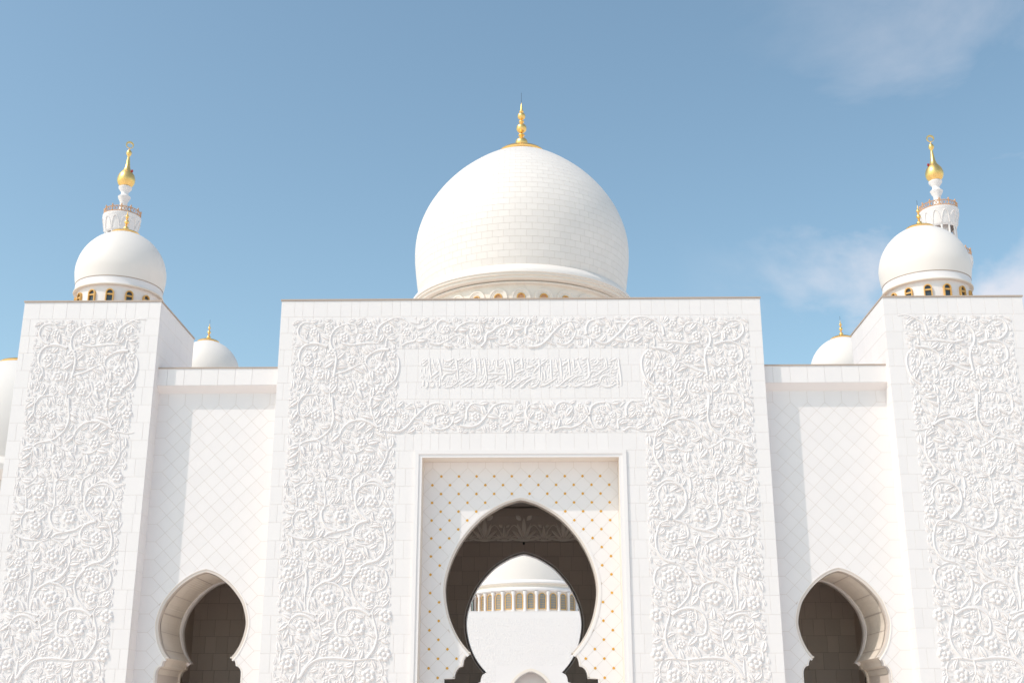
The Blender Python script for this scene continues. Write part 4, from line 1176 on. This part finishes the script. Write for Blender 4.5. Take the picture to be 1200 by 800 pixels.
# ================================================================== TOWER DOMES AND REAR DOMES
def small_dome(name, label, cat, x, y, zb, group, windows=True):
    t = thing(name, label, cat, (x, y, zb), group=group)
    k = 0
    pr = catmull([(1.985, 1.62), (2.04, 1.95), (2.075, 2.32), (2.03, 2.72), (1.90, 3.15), (1.66, 3.58), (1.30, 3.98), (0.85, 4.28), (0.4, 4.44), (0.03, 4.48)], 0.08)
    MB().lathe([(max(.001, r), z) for r, z in pr], 72).build('dome_shell', DOMES, t, 60)
    MB().lathe([(1.90, 1.18), (2.0, 1.185), (2.03, 1.23), (2.0, 1.27), (1.985, 1.30), (1.975, 1.58), (1.955, 1.60), (1.955, 1.62), (1.985, 1.635)], 72).build('collar', MARBLE, t, 30)
    MB().lathe([(1.96, 1.595), (1.992, 1.60), (1.992, 1.622), (1.96, 1.626)], 72).build('seam', COPING, t, 30)
    MB().lathe([(1.90, 1.17), (2.03, 1.175), (2.045, 1.215), (2.03, 1.255), (1.99, 1.26)], 72).build('bead', CREAM_BOUNCE, t, 40)
    MB().lathe([(1.86, 0), (1.86, 1.17), (1.95, 1.18)], 72).build('drum', MARBLE, t, 30)
    if windows:
        drum_windows(t, 1.895, 14, 0.13, 0.25, 0.80, 0.13, 0.05, GOLDPAINT, GLASS, a_off=R(8), transom=0.72)
    finial(t, 4.55, 0.38, 0.68, 0.19)
    return t
for sx in (-1, 1):
    sd_ = 'left' if sx < 0 else 'right'
    small_dome('tower_dome', 'white dome with gold finial and small arched windows atop the %s carved tower' % sd_, 'dome', sx*18.93, 3.0, TOP+.012, 'domes on the corner towers')
    rd = small_dome('rear_dome', 'small white dome half hidden behind the %s carved tower' % sd_, 'dome', sx*19.9, 22.0, 20.45, 'rear domes')
    MB().box(-2.6, 2.6, -2.6, 2.6, -20.45, -0.002).build('base_block', MARBLE, rd)

# big dome peeping out at the left edge
ld = thing('side_dome', 'large white dome with gold dish cut off at the left edge of the view', 'dome', (-37.2, 35.0, -0.3))
prs = catmull([(5.6, 19.6), (5.85, 21.0), (5.9, 22.4), (5.6, 23.9), (5.0, 25.2), (4.0, 26.3), (2.8, 27.1), (1.5, 27.6), (0.1, 27.8)], 0.15)
MB().lathe([(max(.001, r), z) for r, z in prs], 80).build('dome_shell', DOMES, ld, 60)
MB().lathe([(5.5, 18.0), (5.9, 18.3), (6.2, 18.6), (6.25, 19.0), (6.0, 19.3), (5.6, 19.6)], 80).build('cornice', DOMES, ld, 35)
MB().lathe([(5.45, 0), (5.45, 18.05)], 80).build('drum', CREAM_BOUNCE, ld, 30)
finial(ld, 27.9, 1.0, 1.75, 0.40)

# ================================================================== MINARETS
def crescent(parent, z, r, tilt):
    m = MB()
    n = 40
    vs = []
    for i in range(n):
        a = 2*math.pi*i/n
        th = 0.13*r + 0.16*r*(1-math.cos(a-math.pi*1.5))/1.0
        ro, ri = r, r - th
        for (q, y) in ((ro, -.1), (ri, -.1), (ri, .1), (ro, .1)):
            vs.append((q*math.cos(a), y, z + q*math.sin(a)))
    fs = []
    for i in range(n):
        j = (i+1) % n
        for k in range(4):
            fs.append((i*4+k, i*4+(k+1) % 4, j*4+(k+1) % 4, j*4+k))
    m.add(vs, fs)
    return m.build('crescent', GOLD, parent, 40, rot=(0, 0, tilt))

def balcony(parent, z, r, rc, nn):
    """flared gallery with arched ribs, floor, and a bronze railing. z = floor level, r = rim radius, rc = column radius"""
    zz = z - 3.4
    MB().lathe([(rc*1.0, zz-.2), (rc+.25*(r-rc), zz+.0), (rc+.35*(r-rc), zz+.3), (rc+.55*(r-rc), zz+1.3), (rc+.80*(r-rc), zz+2.2), (r-.05, zz+2.9), (r, zz+3.0), (r, zz+3.35), (r-.15, zz+3.4), (0.5, zz+3.4)], 48).build('gallery', MARBLE, parent, 40)
    def rr(h):
        P = [(0.0, .25), (.3, .35), (1.3, .55), (2.2, .80), (2.9, .98), (3.0, 1.0)]
        for (a_, b_), (c_, d_) in zip(P[:-1], P[1:]):
            if a_ <= h <= c_: return rc + (r-rc)*(b_ + (d_-b_)*(h-a_)/(c_-a_))
        return r
    for i in range(nn):
        a0 = 2*math.pi*i/nn
        pts = []
        for k in range(15):
            u = k/14
            ang = a0 + (u-.5)*2*math.pi/nn*0.92
            h = 0.25 + 2.3*math.sin(math.pi*u)**0.55
            q = rr(h) + 0.04
            pts.append((q*math.sin(ang), -q*math.cos(ang), zz+h))
        MB().tube(pts, 0.09, 5).build('arch_rib', MARBLE, parent, 50)
    rl = MB()
    for hz in (0.12, 1.05):
        rl.tube([((r-.2)*math.sin(a), -(r-.2)*math.cos(a), z+hz) for a in np.linspace(0, 2*math.pi, 49)[:-1]], 0.08, 5, True)
    for i in range(nn*3):
        a0, a1 = 2*math.pi*i/(nn*3), 2*math.pi*(i+1)/(nn*3)
        for (u, v) in ((.12, 1.05), (1.05, .12)):
            rl.tube([((r-.2)*math.sin(a0), -(r-.2)*math.cos(a0), z+u), ((r-.2)*math.sin(a1), -(r-.2)*math.cos(a1), z+v)], 0.055, 4)
    rl.build('railing', BRONZE, parent)
    pm = MB().lathe([(0.11, 0), (0.11, 1.15), (0.16, 1.2), (0.16, 1.35), (0.02, 1.6)], 8).mesh('railing_post', BRONZE, 40)
    for i in range(nn):
        a0 = 2*math.pi*(i+.5)/nn
        put('railing_post', pm, parent, ((r-.2)*math.sin(a0), -(r-.2)*math.cos(a0), z))

for sx in (-1, 1):
    t = thing('minaret', 'distant slender white minaret with gold bulb and bronze balcony, behind the %s tower dome' % ('left' if sx < 0 else 'right'), 'minaret', (sx*75.6, 155.0, 0), group='minarets')
    crescent(t, 107.3, 0.72, R(25) if sx < 0 else R(0))
    MB().lathe([(.001, 106.62), (.06, 106.6), (.10, 106.3), (.42, 105.95), (.52, 105.6), (.42, 105.2), (.20, 104.9), (.24, 104.5), (.34, 103.6), (.46, 102.7), (.68, 102.0), (1.05, 101.5), (1.42, 100.95), (1.62, 100.2), (1.62, 99.7), (1.42, 99.1), (1.0, 98.6)][::-1], 40).build('gold_bulb', GOLD, t, 60)
    MB().lathe([(.95, 98.6), (1.22, 98.4), (1.18, 98.1), (.72, 97.5), (.62, 97.15), (.78, 96.8), (1.16, 96.45), (1.05, 96.1), (.70, 95.4), (.66, 94.7), (.85, 93.5), (1.2, 92.4), (1.3, 91.5)][::-1], 40).build('spindle', MARBLE, t, 50)
    put('warning_light', MB().box(-.16, .16, -.16, .16, 0, .4).mesh('warning_light', REDLAMP), t, (-sx*1.05, -.3, 101.5))
    balcony(t, 92.3, 3.45, 2.6, 12)
    cm = MB().lathe([(.26, 0), (.2, .25), (.17, .5), (.17, 5.5), (.26, 5.9)], 10).mesh('column', MARBLE, 50)
    for i in range(12):
        a0 = 2*math.pi*(i+.5)/12
        put('column', cm, t, (2.55*math.sin(a0), -2.55*math.cos(a0), 82.9))
    MB().lathe([(1.7, 80), (1.7, 89.2)], 24).build('lantern_core', MARBLE, t, 30)
    balcony(t, 82.6, 4.85, 3.6, 16)
    MB().lathe([(3.6, 46), (3.6, 79.2)], 32).build('shaft', MARBLE, t, 30)
    balcony(t, 46.5, 6.2, 4.6, 16)
    MB().lathe([(4.7, 24), (4.6, 43.2)], 8).build('octagonal_stage', MARBLE, t)
    MB().box(-5.2, 5.2, -5.2, 5.2, 0, 24.5).build('square_base', MARBLE, t)

# ================================================================== PRAYER HALL ACROSS THE COURTYARD
FY = 140.0
fp = thing('prayer_hall_portal', 'distant white carved portal seen through the entrance arch', 'portal', (0.12, FY, 0))
FT = 19.05
o = outline([(x, z*.92) for x, z in MAIN_FOOT], [(x, z*.92) for x, z in MAIN_ARC])
holed_wall(-HW, HW, 0, FT, [o], 0, 1.2).build('front_wall', MARBLE, fp)
sweep([(x, z*.92) for x, z in MAIN_ARC], [(0.5, .01), (0.5, -.08), (0.12, -.08), (0.0, .1), (0.0, 1.25)]).build('arch_moulding', CREAM_BOUNCE, fp, 35)
MB().box(-HW, HW, 2.4, 2.7, 0, FT-.02).build('rear_wall', MARBLE, fp)
MB().box(-HW, HW, 1.21, 2.4, 12.5, 12.8).build('ceiling', MARBLE, fp)
MB().box(-HW-.02, HW+.02, -.03, 9.3, FT+.001, FT+.08).build('coping', MARBLE, fp)
relief(fp, 'panel', PAN, 1, 110, (0, 0, -0.6)).scale.y = 0.4
relief(fp, 'panel', PAN, -1, 110, (0, 0, -0.6)).scale.y = 0.4
for k in range(5):
    relief(fp, 'band', BND, 1 if k % 2 else -1, 38, (0, 0, -0.75 - 1.43*k)).scale.y = 0.4
for sx in (-1, 1):
    wn = thing('prayer_hall_wing', 'plain white wall flanking the distant carved portal, %s side' % ('left' if sx < 0 else 'right'), 'wall', (sx*30.0 + .12, FY+2, 0), group='prayer hall wings')
    MB().box(-19.3, 19.3, 0, 8, 0, 16.5).build('wall', MARBLE, wn)
    MB().box(-19.35, 19.35, -.1, 8.1, 16.501, 16.9).build('coping', MARBLE, wn)
fd = thing('prayer_hall_dome', 'distant white dome ringed by gold lattice windows, seen through the entrance arch', 'dome', (0.15, FY+18, 18.0))
RZ = 18.0
MB().lathe([(9.45, 0), (9.45, 23.1-RZ)], 96).build('drum', CREAM_BOUNCE, fd, 30)
MB().lathe([(9.40, 23.05-RZ), (9.8, 23.12-RZ), (9.95, 23.3-RZ), (9.95, 23.55-RZ), (9.75, 23.75-RZ), (9.55, 23.8-RZ)], 96).build('lower_cornice', MARBLE, fd, 35)
MB().lathe([(9.55, 23.78-RZ), (9.55, 24.15-RZ), (9.9, 24.25-RZ), (10.0, 24.45-RZ)], 96).build('upper_drum', CREAM_BOUNCE, fd, 35)
MB().lathe([(10.0, 24.4-RZ), (10.05, 24.55-RZ), (9.8, 24.85-RZ), (9.5, 25.0-RZ)], 96).build('upper_cornice', MARBLE, fd, 35)
prf = catmull([(9.45, 24.95), (9.75, 26.5), (9.9, 28.5), (9.6, 31), (8.7, 33.5), (7.0, 35.8), (4.8, 37.4), (2.4, 38.3), (0.1, 38.6)], 0.3)
MB().lathe([(max(.001, r), z-RZ) for r, z in prf], 96).build('dome_shell', DOMES, fd, 60)
drum_windows(fd, 9.50, 32, 0.46, 20.35-RZ, 22.3-RZ, 0.42, 0.12, GOLDPAINT, LEADGLASS, lattice_bars=True)
cm = MB().lathe([(.30, 19.0-RZ), (.30, 20.1-RZ), (.22, 20.3-RZ), (.22, 22.5-RZ), (.34, 22.8-RZ), (.34, 23.06-RZ)], 12).mesh('column', MARBLE, 40)
for i in range(32):
    a0 = 2*math.pi*(i+.5)/32
    put('column', cm, fd, (9.72*math.sin(a0), -9.72*math.cos(a0), 0))
finial(fd, 38.7-RZ, 1.6, 2.2)
for sx in (-1, 1):
    tt = MB().box(-2.6, 2.6, -2.0, 2.0, 0, 23.4-RZ).build('stair_block', MARBLE, fd, loc=(sx*12.6, -2.0, 0))
    MB().box(-2.75, 2.75, -2.15, 2.15, 23.401-RZ, 23.7-RZ).build('block_coping', MARBLE, tt)
    MB().prism([(0.55*math.cos(q*math.pi/8), 22.2-RZ+0.7*math.sin(q*math.pi/8)) for q in range(16)], -2.06, -1.99).build('oval_window', GOLDPAINT, tt, loc=(-sx*1.7, 0, 0))
